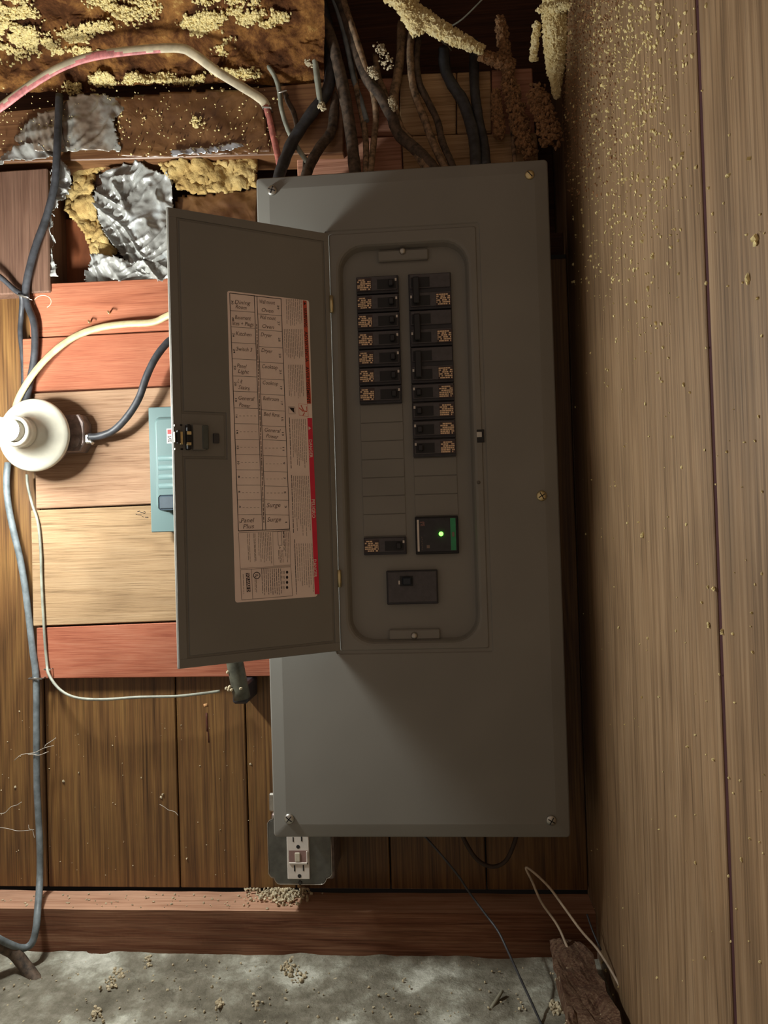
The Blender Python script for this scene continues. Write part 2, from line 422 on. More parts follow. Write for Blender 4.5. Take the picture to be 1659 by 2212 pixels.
o = obj('floor', sheet(floor_fn, 300, 150), M['concrete'], smooth=True); tag(o, 'grey concrete ledge with white mineral bloom', kind='structure')

# ================================================================== ELECTRICAL PANEL
panel = empty('breaker_panel', (0, .05, -.4435), 'large grey breaker panel with its hinged door standing open and directory label inside', 'breaker panel')
er = lambda k: rrect(-.183+k, .183-k, -.425+k, .425-k, .003)
obj('enclosure', loft([(er(.0015), .0045), (er(0), .0045), (er(0), BY+.0175)], cap1=True), M['grey'], panel)
obj('inner_bus', BX(-.11, .11, .050, .060, -.25, .36), M['blackdeep'], panel)
W2, H2 = .195, .4435
rx0, rx1, rz0, rz1, rr = -.0845, .0855, -.1865, .342, .032
L = [(rrect(-W2+.004, W2-.004, -H2+.004, H2-.004, .004), .013),
     (rrect(-W2, W2, -H2, H2, .005), .0125), (rrect(-W2, W2, -H2, H2, .005), .0042), (rrect(-W2+.0015, W2-.0015, -H2+.0015, H2-.0015, .004), .0028),
     (rrect(-W2+.016, W2-.016, -H2+.016, H2-.016, .003), .0003), (rrect(-W2+.018, W2-.018, -H2+.018, H2-.018, .003), 0),
     (rrect(-.1035, .1035, -.2020, .3650, .003), 0), (rrect(-.1020, .1020, -.2005, .3635, .003), .0016),
     (rrect(-.0985, .0985, -.197, .3600, .003), .0016), (rrect(-.0970, .0970, -.1955, .3585, .003), 0),
     (rrect(rx0-.005, rx1+.005, rz0-.005, rz1+.005, rr+.004), 0), (rrect(rx0-.002, rx1+.002, rz0-.002, rz1+.002, rr+.002), .0012), (rrect(rx0, rx1, rz0, rz1, rr), .004),
     (rrect(rx0+.003, rx1-.003, rz0+.003, rz1-.003, rr-.003), .0155)]
obj('cover', loft(L), M['grey'], panel)
dead = obj('dead_front', BX(rx0-.006, rx1+.006, .014, .016, rz0-.006, rz1+.006), M['grey'], panel)
# knockout blanks: slightly raised plates with joints
CX = ((-.0640, -.0060), (.0060, .0640))
P0 = .3035; PT = .02465
def slot(i): return P0-PT*i, P0-PT*(i+1)
for ci, rng in ((0, range(7, 14)), (1, range(10, 13))):
    for i in rng:
        a, b = slot(i)
        if i == 13: b = -.0468
        elif ci == 1 and i == 12: b = -.0215
        obj('knockout_blank', BX(CX[ci][0]+.0004, CX[ci][1]-.0004, .0128, .0142, b+.0004, a-.0004, bev=.0004), M['grey'], panel)
# tabs with screws
for z0, z1, zs in ((.3225, .3370, .3375), (-.1850, -.1715, -.1800)):
    obj('fixing_tab', BX(-.0335, .0345, .0085, .0142, z0, z1, bev=.0015), M['grey'], panel)
for zs in (.3345, -.1795):
    obj('tab_screw', lathe([(.0045, 0), (.0047, .002), (.0035, .0045), (.0015, .0052)], Vector((.0003, .0095, zs)), seg=16), M['steel'], panel, True)
# breakers
def prints(bm, x0, x1, z0, z1, y, seed):
    r = random.Random(seed); rows = 6; dz = (z1-z0)/rows
    for k in range(rows):
        x = x0
        while x < x1-.001:
            w = min(r.uniform(.0012, .0042), x1-x)
            if r.random() < .78: box(bm, x, x+w*.85, y, y+.0002, z0+dz*k+dz*.18, z0+dz*(k+1)-dz*.12)
            x += w
    return bm
def shared(meshes, parent, dz, names):
    pass
def breaker_meshes(side, poles=1):
    x0, x1 = CX[side]; H = PT*poles; s = 1 if side == 0 else -1
    xa = x0+.0006; xb = x1-.0006
    out = []
    out.append(('body', BX(xa, xb, .0085, .0145, -H+.0006, -.0006, bev=.0005), M['black']))
    fx0, fx1 = (xa+.001, xb-.002) if side == 0 else (xa+.002, xb-.001)
    g = bmesh.new()
    for k in range(poles): box(g, fx0, fx1, .0062, .0090, -PT*(k+1)+.0042, -PT*k-.0016, bev=.0006)
    out.append(('face', g, M['breakerface']))
    c = x0+.0415 if side == 0 else x1-.0415     # toggle centre
    g = bmesh.new()
    for k in range(poles): box(g, c-.0125, c+.0125, .0056, .0064, -PT*k-.0190, -PT*k-.0060)
    out.append(('toggle_pocket', g, M['blackdeep']))
    g = bmesh.new()
    for k in range(poles): box(g, c-.0035+s*.006, c+.0035+s*.006, -.0010, .0062, -PT*k-.0165, -PT*k-.0080, bev=.0012)
    if poles == 2: box(g, c-.0040+s*.006, c+.0050+s*.006, -.0020, .0008, -PT-.0175, -.0070, bev=.0012)
    out.append(('toggle', g, M['blacktop']))
    g = bmesh.new(); k = poles-1
    box(g, c+s*.0125-.0012, c+s*.0125+.0012, .0053, .0057, -PT*k-.0090, -PT*k-.0055)
    out.append(('position_mark', g, M['white']))
    lx0, lx1 = (x0+.0022, x0+.0205) if side == 0 else (x1-.0205, x1-.0022)
    g = bmesh.new(); box(g, lx0-.0008, lx1+.0008, .00600, .0064, -PT*k-.0205, -PT*k-.0035)
    out.append(('rating_label', g, plain('rating_brown', '3c2c2c', .5)))
    out.append(('rating_print', prints(bmesh.new(), lx0, lx1, -PT*k-.0198, -PT*k-.0045, .0058, 5+side+poles), M['amber']))
    return out
lib = {}
def breaker(side, i, poles=1, ztop=None):
    key = (side, poles)
    z = slot(i)[0] if ztop is None else ztop
    if key not in lib:
        ms = []
        for nm, bm, m in breaker_meshes(side, poles):
            me = bpy.data.meshes.new(nm); bm.to_mesh(me); bm.free(); me.materials.append(m); ms.append((nm, me))
        lib[key] = ms
    root = None
    for nm, me in lib[key]:
        o = bpy.data.objects.new('circuit_breaker' if nm == 'body' else nm, me); COL.objects.link(o)
        if nm == 'body':
            root = o; o.parent = panel; o.location = Vector((0, 0, z))-panel.location
        else: o.parent = root
    return root
for i in range(7): breaker(0, i)
for i in (0, 2, 4): breaker(1, i, 2)
for i in range(6, 10): breaker(1, i)
breaker(0, 14, 1, -.0472)
# main breaker
mb = obj('main_breaker', BX(-.0345, .0335, .0070, .0145, -.1378, -.0928, bev=.0008), M['black'], panel); tag(mb, 'wide black main breaker below the others')
obj('face', BX(-.0325, .0320, .0058, .0075, -.1350, -.0945, bev=.0006), M['breakerface'], mb)
obj('toggle_pocket', BX(-.0165, .0010, .0052, .0060, -.1135, -.1000), M['blackdeep'], mb)
obj('toggle', BX(-.0130, -.0010, -.0010, .0056, -.1115, -.1015, bev=.0014), plain('toggle_blue_black', '1c2430', .4), mb)
obj('position_mark', BX(-.0185, -.0165, .0050, .0055, -.1110, -.1060), M['white'], mb)
# surge device
sd = obj('surge_protector', BX(.0058, .0630, .0080, .0145, -.0722, -.0222, bev=.0008), M['blackdeep'], panel); tag(sd, 'square black surge device with lit green lamp')
obj('face', BX(.0078, .0608, .0060, .0085, -.0690, -.0240, bev=.0006), M['black'], sd)
obj('white_strip', BX(.0084, .0110, .0056, .0062, -.0680, -.0260), M['white'], sd)
obj('green_strip', BX(.0525, .0595, .0056, .0062, -.0675, -.0250), M['green'], sd)
g = bmesh.new(); box(g, .0545, .0575, .0053, .0057, -.0495, -.0435)
for k in range(7): box(g, .0140+.0005*(k % 2), .0146+.0005*(k % 2), .0056, .0062, -.0660+k*.0026, -.0642+k*.0026)
box(g, .0205, .0245, .0056, .0062, -.0640, -.0600)
tag(obj('small_print', g, M['greyink'], sd), kind='stuff')
g = prints(bmesh.new(), .0128, .0190, -.0345, -.0285, .0057, 3); obj('print_block', g, plain('dull_pink_print', '8a6460', .6), sd)
obj('status_lamp', lathe([(.0030, 0), (.0030, .0015), (.0018, .0028), (.0003, .003)], Vector((.0400, .0062, -.0455)), seg=16), M['led'], sd, True)
# cover screws
def screw(px, py, Y, r, slot_ang, mat, cross=False):
    c = at(px, py, Y); c.y = .0005
    s = obj('cover_screw', lathe([(r, 0), (r, .0018), (r*.85, .0032), (r*.5, .0042), (r*.1, .0044)], c, seg=24), mat, panel, True)
    g = bmesh.new()
    for a in ([slot_ang, slot_ang+90] if cross else [slot_ang]):
        q = BX(-r*.72, r*.72, -.0047, -.0036, -r*.09, r*.09)
        m = Matrix.Rotation(math.radians(a), 3, 'Y')
        merge(g, q, lambda v: c+m@v)
    obj('slot', g, M['blackdeep'], s)
screw(588, 412, 0, .0068, 20, M['steel'], True); screw(1144, 378, 0, .0062, 50, M['brass'])
screw(1170, 1071, 0, .0068, -30, M['brass'], True); screw(625, 1768, 0, .0068, -50, M['steel'], True); screw(1191, 1772, 0, .0068, 30, M['steel'], True)
# latch slot in the cover, small label and rivets
obj('latch_slot', BX(.0880+.003, .1005, -.0006, .0006, at(1034, 956, 0).z, at(1034, 928, 0).z, bev=.0003), M['blackdeep'], panel)
obj('latch_keeper', BX(.0905, .0975, -.0016, .0002, .0800, .0870, bev=.0003), M['steel'], panel)
p = at(1034, 1042, 0); obj('rivet', lathe([(.0025, 0), (.0022, .0009), (.0003, .0011)], Vector((p.x, .0002, p.z)), seg=12), plain('dull_rivet', '5f5a52', .5), panel, True)
# hinges
for y0, y1 in ((640, 676), (1231, 1268)):
    x = -.0945
    a = at(716 if y0 < 900 else 733, y0, -.002); b = at(716 if y0 < 900 else 733, y1, -.002)
    h = obj('hinge', tube(bmesh.new(), [(a.x, -.004, a.z), (a.x, -.004, b.z)], .0026, 12, 1), M['brass'], panel)
# ---- door
ST, ZT, ZB = .2145, .3605, -.1965
door = obj('door', frame_box(DF, .0015, ST, ZB, ZT, -.0015, .0005, .0006), M['grey'], panel)
g = bmesh.new()
for (a, b, c, d) in ((.0015, ST, ZT-.0016, ZT), (.0015, ST, ZB, ZB+.0016), (ST-.0016, ST, ZB, ZT)):
    frame_box(DF, a, b, c, d, -.0045, -.0012, 0, g)
obj('door_lip', g, M['grey'], door)
# inner pressed sheet with notch round the latch
s_r, s_l = .0115, ST-.0135
zt, zb = ZT-.014, ZB+.014
nt, nb = dp(440, 890)[1], dp(440, 990)[1]; ns = dp(490, 940)[0]
poly = [(s_r, zt), (s_l, zt), (s_l, nt), (ns, nt), (ns, nb), (s_l, nb), (s_l, zb), (s_r, zb)]
def inset(P, k):
    # shrink the outline of axis-aligned edges by k
    sg = [(1, -1), (-1, -1), (-1, 1), (-1, 1), (-1, -1), (-1, -1), (-1, 1), (1, 1)]
    return [(a+k*x, b+k*y) for (a, b), (x, y) in zip(P, sg)]
bm = bmesh.new()
for (pa, ha), (pb, hb_) in (((poly, .0004), (inset(poly, .0009), .0022)),):
    A_ = [bm.verts.new(D(a, b, ha)) for a, b in pa]; B_ = [bm.verts.new(D(a, b, hb_)) for a, b in pb]
    for k in range(len(A_)): bm.faces.new((A_[k], A_[(k+1) % len(A_)], B_[(k+1) % len(A_)], B_[k]))
    bm.faces.new(B_)
bmesh.ops.recalc_face_normals(bm, faces=bm.faces[:])
obj('inner_pressing', bm, M['grey'], door)
ch = .0026; g = bmesh.new()
for a, b, c, d in ((.002, ST-.0008, zt+ch, ZT-.0006), (.002, ST-.0008, ZB+.0006, zb-ch), (.002, s_r-ch, zb-ch, zt+ch), (s_l+ch, ST-.0008, zb-ch, zt+ch), (ns+ch, s_l+ch, nb+ch, nt-ch)):
    frame_box(DF, a, b, c, d, .0003, .0020, .0003, g)
obj('rim_frame', g, M['grey'], door)
# latch
def pxbox(name, x0, x1, y0, y1, h0, h1, m, parent, bev=.0004):
    h0 += .0016; h1 += .0016; a = dp(x0, y0, h1); b = dp(x1, y1, h1)
    return obj(name, frame_box(DF, min(a[0], b[0]), max(a[0], b[0]), min(a[1], b[1]), max(a[1], b[1]), h0, h1, bev), m, parent)
latch = pxbox('latch', 416, 446, 916, 972, .0002, .0060, M['grey'], door, .001)
pxbox('latch_ramp', 437, 452, 918, 970, .0002, .0075, plain('latch_grey_dark', '4e5450', .5), latch, .001)
pxbox('spring_clip', 403, 414, 916, 971, .0002, .0090, M['blackdeep'], latch, .001)
pxbox('spring_tooth', 404, 414, 931, 939, .0060, .0098, M['brass'], latch)
pxbox('spring_tooth', 404, 414, 955, 962, .0060, .0098, M['brass'], latch)
pxbox('spring_hook', 383, 390, 929, 957, .0002, .0070, plain('dark_hook', '332e2c', .4), latch)
pxbox('spring_plate', 389, 396, 932, 960, .0002, .0050, M['brass'], latch)
pxbox('latch_edge', 377, 380, 932, 955, .0002, .0060, M['steel'], latch)
pxbox('latch_pin', 377, 380, 916, 921, .0002, .0050, M['steel'], latch)
pxbox('latch_pin', 378, 381, 967, 972, .0002, .0050, M['steel'], latch)
pxbox('slot', 389, 394, 916, 920, .0002, .0012, M['blackdeep'], latch)
pxbox('slot', 390, 396, 968, 972, .0002, .0012, M['blackdeep'], latch)
pxbox('latch_window', 461, 474, 936, 957, .0002, .0032, plain('window_dark', '3a3a3e', .5), latch)
# ---- directory label
LH = .0028
class Sheet:
    def __init__(s): s.bm = bmesh.new()
    def poly(s, pts, mi, lift=0):
        try: f = s.bm.faces.new([s.bm.verts.new(D(a, b, LH+.0002+lift)) for a, b in pts]); f.material_index = mi
        except ValueError: pass
    def quad_px(s, P, mi, lift=0): s.poly([dp(x, y, LH) for x, y in P], mi, lift)
    def line_px(s, a, b, w, mi, lift=.00002):
        p = Vector(dp(*a, LH)); q = Vector(dp(*b, LH)); d = (q-p); n = Vector((-d.y, d.x)).normalized()*w/2
        s.poly([p+n, q+n, q-n, p-n], mi, lift)
    def text_px(s, txt, a, b, size, mi, shear=0, lift=.00003, squash=1.0, bold=0, upright=False):
        """baseline runs from pixel a to b; letters stand to its left as read"""
        V, Fc, w = glyphs(txt, bold)
        p = Vector(dp(*a, LH)); q = Vector(dp(*b, LH)); d = q-p; k = d.length/max(w, 1e-4); d.normalize()
        up = Vector((d.y, -d.x))*(1)          # s runs leftwards, so this is 'up' as read
        vs = [s.bm.verts.new(D(*(p+d*(x+shear*y)*k+up*y*size), LH+.0002+lift)) for x, y in V]
        for f in Fc:
            try: nf = s.bm.faces.new([vs[i] for i in f]); nf.material_index = mi
            except ValueError: pass
GC = {}
def glyphs(txt, bold=0):
    key = (txt, bold)
    if key not in GC:
        cu = bpy.data.curves.new('t', 'FONT'); cu.body = txt; cu.resolution_u = 2; cu.offset = bold
        ob = bpy.data.objects.new('t', cu); COL.objects.link(ob)
        dg = bpy.context.evaluated_depsgraph_get(); me = bpy.data.meshes.new_from_object(ob.evaluated_get(dg))
        V = [(v.co.x, v.co.y) for v in me.vertices]; Fc = [tuple(p.vertices) for p in me.polygons]
        wd = max([x for x, y in V] or [1]); bpy.data.objects.remove(ob); bpy.data.curves.remove(cu); bpy.data.meshes.remove(me)
        GC[key] = (V, Fc, wd)
    return GC[key]
S = Sheet(); LM = [M['paper'], M['ink'], M['red'], M['orange'], M['pencil'], M['greyink'], M['whiteink']]
TL, TR, BR, BL = [Vector(dp(*p, LH)) for p in ((487, 628), (663, 648), (690, 1287), (512, 1303))]
# paper: rounded rectangle in the door frame, with real thickness
s0, s1 = (TR.x+BR.x)/2, (TL.x+BL.x)/2; z1, z0 = (TL.y+TR.y)/2, (BL.y+BR.y)/2
pr = rrect(s0, s1, z0, z1, .003, 4)
loft([(pr, .0024), (pr, LH)], cap1=True, fn=lambda s, z, h: D(s, z, h), bm=S.bm)
for f in S.bm.faces: f.material_index = 0
def LB(u, v):  # picture-space bilinear over the label corners
    a = Vector((487, 628)).lerp(Vector((663, 648)), u); b = Vector((512, 1303)).lerp(Vector((690, 1287)), u)
    r = a.lerp(b, v); return (r.x, r.y)
def uv(px, py):   # inverse, by iteration
    u, v = .5, .5
    for _ in range(12):
        x, y = LB(u, v); u += (px-x)/178; v += (py-y-(px-x)*0)/668
    return u, v
# table lines
rowsL = [634, 671, 706, 740, 775, 812, 845, 881, 915, 949, 982, 1015, 1048, 1080, 1112, 1147]
rowsR = [645, 681, 715, 751, 784, 820, 853, 887, 921, 951, 985, 1019, 1050, 1080, 1112, 1144]
def xL(y): return 496+(y-633)*(19/514)
def xM1(y): return 549+(y-639)*(18/506)
def xM2(y): return 555+(y-639)*(19/506)
def xR(y): return 607+(y-646)*(18.5/498)
S.line_px((xL(633), 633), (xL(1147), 1147), .0008, 1); S.line_px((xM1(638), 638), (xM1(1146), 1146), .0007, 1)
S.line_px((xM2(639), 639), (xM2(1145), 1145), .0007, 1); S.line_px((xR(646), 646), (xR(1144), 1144), .0008, 1)
S.line_px((496, 633), (608, 646), .0008, 1); S.line_px((515, 1147), (625, 1143), .0009, 1)
for y in rowsL[1:-1]: S.line_px((xL(y), y), (xM1(y), y+4-(y-633)/514*5), .0004, 1)
for y in rowsR[1:-1]: S.line_px((xM2(y), y-3+(y-645)/498*3), (xR(y), y+1), .0004, 1)
def hand(t, x, y, w, dy=3, size=.0072): S.text_px(t, (x, y), (x+w, y+dy), size, 4, .25, bold=.0)
LW = [('Dining', 'Room', 656, 664), ('Basement', 'lites + Plugs', 689, 700), ('Kitchen', None, 724, 0), ('Switch 3', None, 757, 0),
      ('Panel', 'Light', 793, 803), ('L R', 'Stairs', 826, 838), ('General', 'Power', 863, 876)]
for i, (a, b, y1, y2) in enumerate(LW):
    x = xL(y1)
    hand(a, x+9, y1, {'L R': 10, 'Panel': 20}.get(a, 34)); b and hand(b, x+11 if i != 1 else x+3, y2+2, 24 if i != 1 else 46)
RWd = [('Wall mount', 'Oven', 656, 673), ('Wall mount', 'Oven', 690, 708), ('Dryer', None, 727, 0), ('Dryer', None, 761, 0), ('Cooktop', None, 796, 0), ('Cooktop', None, 831, 0),
       ('Bathroom', None, 865, 0), ('Bed Rms', None, 899, 0), ('General', 'Power', 933, 945)]
for a, b, y1, y2 in RWd:
    x = xM2(y1); hand(a, x+4, y1-1, 24 if a == 'Dryer' else 34); b and hand(b, x+8, y2, 26)
hand('Surge', xM2(1095)+3, 1096, 30, -1, .008); hand('Surge', xM2(1126)+3, 1127, 30, -1, .008)
hand('Panel', xL(1127)+5, 1129, 28, -1, .008); hand('Plus', xL(1140)+9, 1142, 24, -1, .008)
for k in range(15):
    nl, nr = 30-2*k, 29-2*k; y = (rowsL[k]+rowsL[k+1])/2; yr = (rowsR[k]+rowsR[k+1])/2
    S.text_px(str(nl), (xL(y)+3, y-4), (xL(y)+3.3, y+(5 if nl > 9 else 1)), .0036, 1, bold=.01)
    S.text_px(str(nr), (xR(yr)-9, yr-4), (xR(yr)-8.7, yr+(5 if nr > 9 else 1)), .0036, 1, bold=.01)
    if 7 <= k:
        for j in range(5):
            if k < 14: S.line_px((xL(y)+11+j*8, y+.5), (xL(y)+15+j*8, y+.7), .0004, 5)
    if 9 <= k <= 12:
        for j in range(5): S.line_px((xM2(yr)+5+j*8, yr), (xM2(yr)+9+j*8, yr), .0004, 5)
# narrow print between the two middle rules
rn = random.Random(4)
y = 700
while y < 1130:
    h = rn.uniform(3, 12); x = (xM1(y)+xM2(y))/2; S.line_px((x, y), (x+.03*h, y+h), .0011, 5); y += h+2
# body print: lines that run down the sheet
def bodytext(x0, x1, y0, y1, nl, seed, ragged=.3, mi=5, w=.00055, dens=.85, wordy=(4, 14)):
    r = random.Random(seed)
    for i in range(nl):
        x = x0+(x1-x0)*(i+.5)/nl; end = y1-(y1-y0)*ragged*r.random()*(1-i/nl*.6); y = y0
        while y < end:
            h = min(r.uniform(*wordy), end-y)
            if h > 1: S.line_px((x+(y-y0)*.036, y), (x+(y+h-y0)*.036, y+h), w, mi)
            y += h+1.4
bodytext(616, 652, 646, 704, 9, 1); bodytext(612, 654, 711, 778, 11, 2, .25); bodytext(621, 655, 788, 862, 9, 3, .3)
bodytext(629, 661, 905, 1012, 8, 5, .35); bodytext(632, 668, 1028, 1160, 9, 6, .4); bodytext(634, 676, 1152+22, 1280, 9, 7, .3)
bodytext(623, 627, 902, 1012, 1, 8, 0, 1, .0008); bodytext(627, 632, 1026, 1152, 1, 9, 0, 1, .0008); bodytext(634, 638, 1165, 1284, 1, 10, 0, 1, .0008)
# red bands
S.quad_px([(654, 649), (662, 650), (672, 872), (663, 872)], 3, .00001)
S.quad_px([(664, 903), (674, 903), (690, 1283), (680, 1284)], 2, .00001)
def down(t, x, y0, y1, size, mi, bold=.02): S.text_px(t, (x, y0), (x+(y1-y0)*.038, y1), size, mi, bold=bold, lift=.00006)
down('WARNING', 655.6, 665, 707, .0062, 1); down('ADVERTENCIA', 657.6, 716, 782, .0062, 1); down('AVERTISSEMENT', 660.2, 792, 871, .0062, 1)
S.quad_px([(656, 660), (661, 656), (656.5, 652)], 1, .00003); S.quad_px([(666.5, 929), (672, 925), (666.2, 921)], 6, .00003)
down('DANGER', 667.3, 949, 989, .0060, 6, .02); down('PELIGRO', 673, 1078, 1119, .0060, 6, .02); down('DANGER', 676.6, 1208, 1247, .0060, 6, .02)
# pictograms: struck figure in red, book in black
for a, b in (((645, 872), (664, 874)), ((664, 874), (666, 900)), ((666, 900), (646, 897)), ((646, 897), (645, 872))): S.line_px(a, b, .0003, 3)
for a, b, w in (((650, 875), (656, 888), .0012), ((646, 881), (655, 889), .0012), ((656, 888), (663, 889), .0014), ((658, 891), (654, 898), .0011), ((662, 878), (663, 888), .0008)): S.line_px(a, b, w, 3)
S.quad_px([(624, 880), (636, 881), (634, 885), (629, 885)], 1); S.quad_px([(627, 884), (633, 890), (636, 892), (635, 884)], 1)
for a, b in (((623, 878), (637, 879)), ((637, 879), (638, 894)), ((638, 894), (624, 894)), ((624, 894), (623, 878))): S.line_px(a, b, .0003, 5)
# lower part: outlined boxes, print, marks
def boxpx(P, w=.0005, mi=5):
    for i in range(len(P)): S.line_px(P[i], P[(i+1) % len(P)], w, mi)
boxpx([(515, 1151), (626, 1146), (628, 1222), (519, 1228)], .0004); boxpx([(589, 1149), (591, 1222), (628, 1220), (626, 1147)], .0003)
boxpx([(519, 1231), (628, 1224), (632, 1287), (522, 1296)], .0005); S.line_px((543, 1229), (546, 1294), .0005, 5)
bodytext(533, 540, 1152, 1218, 2, 20, .1); bodytext(547, 552, 1152, 1216, 2, 21, .2); bodytext(556, 586, 1150, 1220, 8, 22, .3)
boxpx([(600, 1148), (608, 1148), (609, 1178), (601, 1178)], .0004, 1); down('MCM / HCP LIC', 611, 1148, 1190, .0028, 1, .01)
down('A', 602, 1180, 1186, .0035, 1, 0)
bodytext(600, 612, 1188, 1216, 4, 23, .3); bodytext(614, 624, 1150, 1216, 3, 24, .3); bodytext(563, 608, 1228, 1286, 10, 25, .2, 1, .0006)
bodytext(549, 554, 1244, 1284, 2, 26, .2)
S.quad_px([(531, 1238), (539, 1238), (541, 1278), (533, 1279)], 1); 
S.text_px('SQUARE D', (532.6, 1239), (534, 1278), .0052, 6, bold=.02, lift=.00006)
cc = [(554.5+7*math.cos(2*PI*k/20), 1243+7*math.sin(2*PI*k/20)) for k in range(20)]
boxpx(cc, .0009, 1); S.text_px('UL', (551.5, 1240), (551.8, 1246), .0052, 1, bold=.02)
bodytext(522, 528, 1240, 1290, 1, 27, .2)
for k in range(4):
    cy = 1236+k*11; q = [(620+2.6*math.cos(2*PI*j/10), cy+3.4*math.sin(2*PI*j/10)) for j in range(10)]; S.quad_px(q, 1)
    bodytext(607, 615, cy-3, cy+4, 3, 30+k, .2)
dl = obj('directory_label', S.bm, None, door, mats=LM); tag(dl, 'pink paper circuit directory with red warning band')

# ================================================================== SMALL BLUE-GREY BREAKER BOX
sx0, sx1 = -.3790, -.250; a = at(320, 880, .072); b = at(331, 1150, .072)
sz1, sz0 = a.z, b.z
sb = empty('disconnect_box', (-.315, .09, sz0), 'small blue-grey ribbed breaker box half hidden behind the open door', 'electrical box')
obj('enclosure', BX(sx0+.008, sx1-.006, .078, BY+.0005, sz0+.006, sz1-.006, bev=.002), M['bluegrey'], sb)
obj('cover', BX(sx0-.001, sx1, .0720, .0785, sz0, sz1, bev=.0012), M['bluegrey'], sb)
dz1, dz0 = at(345, 898, .06).z, at(350, 1103, .06).z; dx0 = at(332, 950, .07).x+.002
zl = []
def rib(v):  # profile: flat, four ribs, then a dark scoop
    return 0
lv = [(rrect(dx0, sx1-.012, dz0, dz1, .008), .0722), (rrect(dx0+.002, sx1-.014, dz0+.002, dz1-.002, .008), .064), (rrect(dx0+.006, sx1-.018, dz0+.006, dz1-.006, .006), .0605)]
dr = obj('door', loft(lv, cap1=True), M['bluegrey'], sb, True)
for p_ in dr.data.polygons:
    if len(p_.vertices) > 4: p_.use_smooth = False
for k in range(4):
    zc = at(358, 990+k*20, .06).z
    obj('rib', tube(bmesh.new(), [(dx0+.008, .0612, zc), (sx1-.02, .0612, zc)], .0042, 12, 1, .7), M['bluegrey'], dr)
zc = at(360, 1084, .06).z; obj('finger_scoop', BX(dx0+.007, sx1-.02, .0575, .0612, zc-.012, zc+.010, bev=.003), plain('scoop_dark', '3a4650', .5), dr)
st = obj('sticker', BX(at(360, 930, .06).x, at(360, 930, .06).x+.02, .0598, .0604, at(362, 958, .06).z, at(362, 926, .06).z), M['white'], dr)
obj('red_field', BX(at(360, 930, .06).x+.0012, at(360, 930, .06).x+.019, .0594, .0599, at(362, 938, .06).z, at(362, 928, .06).z), plain('sticker_red', 'c83a3a', .5), dr)
g = prints(bmesh.new(), at(362, 950, .06).x+.0005, at(362, 950, .06).x+.014, at(362, 956, .06).z, at(362, 942, .06).z, .0595, 9); obj('sticker_print', g, M['ink'], dr)

# ================================================================== LAMP HOLDER
lc = at(73, 940, .052); lp = empty('lamp_holder', (lc.x, BY, lc.z), 'white porcelain lamp holder with a glowing bulb, fixed to the boards', 'lamp')
ax = Vector((0, -1, 0))
C0 = Vector((lc.x, .058, lc.z))
obj('porcelain_base', lathe([(.050, 0), (.0525, .002), (.0530, .006), (.0515, .009), (.047, .0125), (.038, .0165), (.030, .022), (.026, .029), (.0235, .034), (.0225, .036), (.0215, .0362)], C0, ax, 64), M['porcelain'], lp, True)
obj('socket', lathe([(.0215, .034), (.0215, .053), (.0205, .056), (.0185, .058), (.0165, .058), (.016, .050)], C0, ax, 48), M['porcelain'], lp, True)
bx_ = Vector((-.22, -1, .03)).normalized(); B0 = C0+ax*.050
hb = obj('light_bulb', lathe([(.013, .0), (.0145, .012), (.0148, .0125)], B0, bx_, 32), M['white'], lp, True)
obj('frosted_neck', lathe([(.0148, .0125), (.0150, .060), (.0138, .105)], B0, bx_, 32), M['bulbneck'], hb, True)
g = lathe([(.0138, .105), (.0138, .190), (.0120, .198), (.007, .203), (.001, .205)], B0, bx_, 32)
obj('glowing_globe', g, M['bulb'], hb, True)
p = at(113, 940, .045)
obj('base_slot', BX(p.x-.006, p.x+.004, .0418, .046, p.z-.0025, p.z+.0025, bev=.0015), plain('slot_shade', '5a564c', .6), lp)
obj('base_screw', lathe([(.0025, 0), (.0022, .0015), (.0005, .002)], Vector((p.x-.003, .0422, p.z)), seg=14), M['steel'], lp, True)
# junction box behind
jr = at(190, 940, .088).x; jc = Vector((jr-.051, .0995, lc.z+.004)); oc = [(jc.x+a_*.051, jc.z+b_*.0275) for a_, b_ in ((1, .55), (.86, 1), (-.86, 1), (-1, .55), (-1, -.55), (-.86, -1), (.86, -1), (1, -.55))]
jb = obj('junction_box', lathe([(.044, -.003), (.044, .0185)], C0+Vector((0, .0185, 0)), ax, 32, bm=loft([(oc, .0995), (oc, .0765), ([(jc.x+(x-jc.x)*.97, jc.z+(z-jc.z)*.97) for x, z in oc], .0750)], cap0=True, cap1=True)), M['boxsteel'], lp)
p = at(183, 946, .062)
# cable clamp
obj('cable_clamp', BX(jc.x+.050, jc.x+.060, .078, .093, p.z-.006, p.z+.008, bev=.002), M['steel'], lp)
obj('clamp_screw', tube(bmesh.new(), [at(190, 945, .080), at(200, 958, .074)], .0024, 10, 1), M['steel'], lp)
q = at(182, 950, .075); obj('knockout', lathe([(.009, 0), (.009, .001), (.007, .0016)], Vector((jc.x+.036, .0752, p.z-.003)), Vector((0, -1, 0)), 20), M['boxsteel'], lp, True)

# ================================================================== OUTLET
OY = .045
ol = empty('outlet_box', (-.16, PY, -.53), 'metal outlet box with a white duplex receptacle below the grey panel', 'outlet')
oa = at(577, 1750, OY); ob_ = at(710, 1912, OY)
ox0, ox1, oz0, oz1 = oa.x, at(716, 1850, OY).x, at(640, 1910, OY).z, -.4275
obj('box', BX(ox0+.004, ox1+.003, OY+.004, PY-.0005, oz0+.004, oz1-.002, bev=.006, seg=3), M['boxsteel'], ol)
